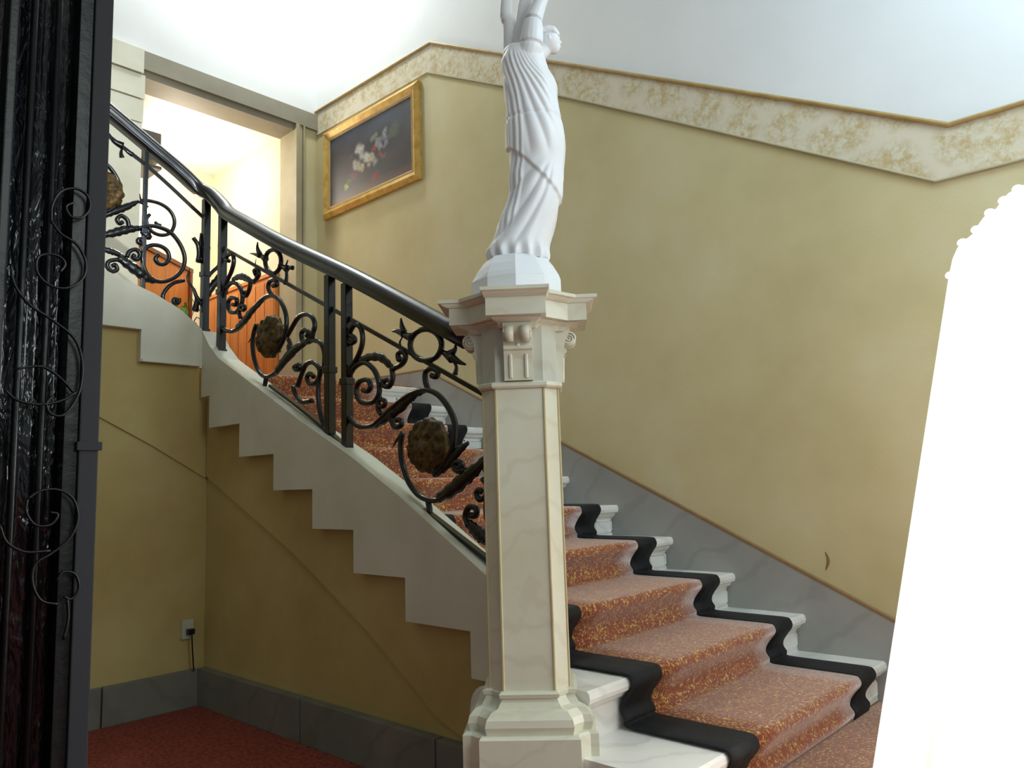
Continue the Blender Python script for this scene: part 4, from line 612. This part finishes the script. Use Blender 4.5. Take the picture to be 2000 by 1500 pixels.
# panelling, counter, lamp, plant and television in the room beyond
bm = nb(); box(bm, (3.40, YB+.252, LZ), (3.449, 7.09, 2.80))
for i in range(8): box(bm, (3.394, YB+.27+i*.15, LZ+.04), (3.402, YB+.405+i*.15, 2.76), .002)
box(bm, (3.385, YB+.252, 2.80), (3.449, 7.09, 2.83)); obj('trim_8', bm, WOOD, kind='structure')
A_ = Vector((2.22, 5.90, 0)); B_ = Vector((3.0, 6.50, 0)); d = (B_-A_).normalized(); pn = Vector((-d.y, d.x, 0))
ct = thing('counter', 'orange wood counter with sloping red-brown top seen through the doorway', 'counter', (A_+B_)/2+Vector((0, 0, LZ)))
def obox(bm, a0, a1, p0, p1, z0, z1, z0b=None, z1b=None):
    pts = []
    for (aa, zz0, zz1) in ((a0, z0, z1), (a1, z0b if z0b is not None else z0, z1b if z1b is not None else z1)):
        for pp in (p0, p1):
            for z in (zz0, zz1): pts.append(bm.verts.new(A_+d*aa+pn*pp+Vector((0, 0, z))))
    q = pts
    for f in ((0, 1, 3, 2), (4, 6, 7, 5), (0, 4, 5, 1), (2, 3, 7, 6), (0, 2, 6, 4), (1, 5, 7, 3)): bm.faces.new([q[i] for i in f])
L_ = (B_-A_).length
bm = nb(); obox(bm, 0, L_-.05, .02, .42, LZ, 2.88); obj('body', bm, WOOD, ct)
bm = nb(); obox(bm, -.1, L_, 0, .46, 2.88, 2.915); obj('top', bm, DWOOD, ct)
bm = nb(); obox(bm, L_-.05, L_-.01, 0, .44, LZ, 2.878); obj('side_panel', bm, DWOOD, ct)
lp = A_+d*.42+pn*.22
tl = thing('table_lamp', 'glowing round white table lamp on the counter beyond the doorway', 'lamp', lp+Vector((0, 0, 2.915)))
bm = nb(); lathe(bm, lp+Vector((0, 0, 2.916)), [(.07, 0), (.07, .01), (.015, .03), (.012, .12)], 20); obj('lamp_base', bm, CERAM, tl)
bm = nb(); lathe(bm, lp+Vector((0, 0, 3.03)), [(.09, 0), (.15, .06), (.17, .15), (.14, .24), (.08, .30)], 28); obj('lamp_shade', bm, LAMPSH, tl, smooth=True)
jp = A_+d*.88+pn*.15
jr = thing('vase', 'small white ceramic vase at the right end of the counter', 'vase', jp+Vector((0, 0, 2.915)))
bm = nb(); lathe(bm, jp+Vector((0, 0, 2.916)), [(.03, 0), (.045, .05), (.03, .10), (.035, .12)], 18); obj('vase_body', bm, CERAM, jr, smooth=True)
pp = Vector((2.66, 5.98, LZ))
pl = thing('potted_plant', 'green leafy plant with red flowers in a dark pot before the counter', 'plant', pp)
bm = nb(); lathe(bm, pp, [(.09, 0), (.12, .2), (.13, .24), (.10, .24)], 20); obj('pot', bm, DWOOD, pl, smooth=True)
bm = nb()
for i in range(70):
    a = rnd.uniform(0, 2*PI); h = rnd.uniform(.30, .80); r_ = rnd.uniform(.05, .19)
    p0 = pp+Vector((.03*math.cos(a), .03*math.sin(a), .23)); p1 = pp+Vector((r_*.6*math.cos(a), r_*.6*math.sin(a), h)); p2_ = pp+Vector((r_*math.cos(a), r_*math.sin(a), h-.03))
    tube(bm, [p0, p1, p2_], lambda t: .003+.018*math.sin(PI*min(1, max(0, t)))*(t > .4), 5, (math.cos(a), math.sin(a), .2), .2)
    if i % 7 == 0: fl_ = nb(); sphere(fl_, pp+Vector((r_*.9*math.cos(a), r_*.9*math.sin(a), h*.75)), (.022, .022, .02), 8); obj('flower', fl_, RED, pl, smooth=True)
obj('foliage', bm, GREEN, pl)
tv = thing('television', 'dark grey boxy television hung below the ceiling beyond the doorway', 'television', (2.43, 6.2, 4.07))
bm = nb(); box(bm, (2.30, 6.2, 3.68), (2.57, 6.45, 3.92), .006); obj('casing', bm, GREY, tv)
bm = nb(); box(bm, (2.28, 6.18, 3.605), (2.57, 6.46, 3.63), .003); box(bm, (2.40, 6.31, 3.63), (2.44, 6.35, 3.68)); box(bm, (2.40, 6.44, 3.61), (2.44, 6.47, 4.069)); obj('bracket', bm, GREY, tv)
bm = nb(); tube(bm, [(XW-.001, 1.431, .621), (XW-.001, 1.42, .582), (XW-.001, 1.436, .537)], lambda t: .002+.006*math.sin(PI*t), 6, (1, 0, 0), .3); obj('trim_9', bm, BROWN, kind='structure')
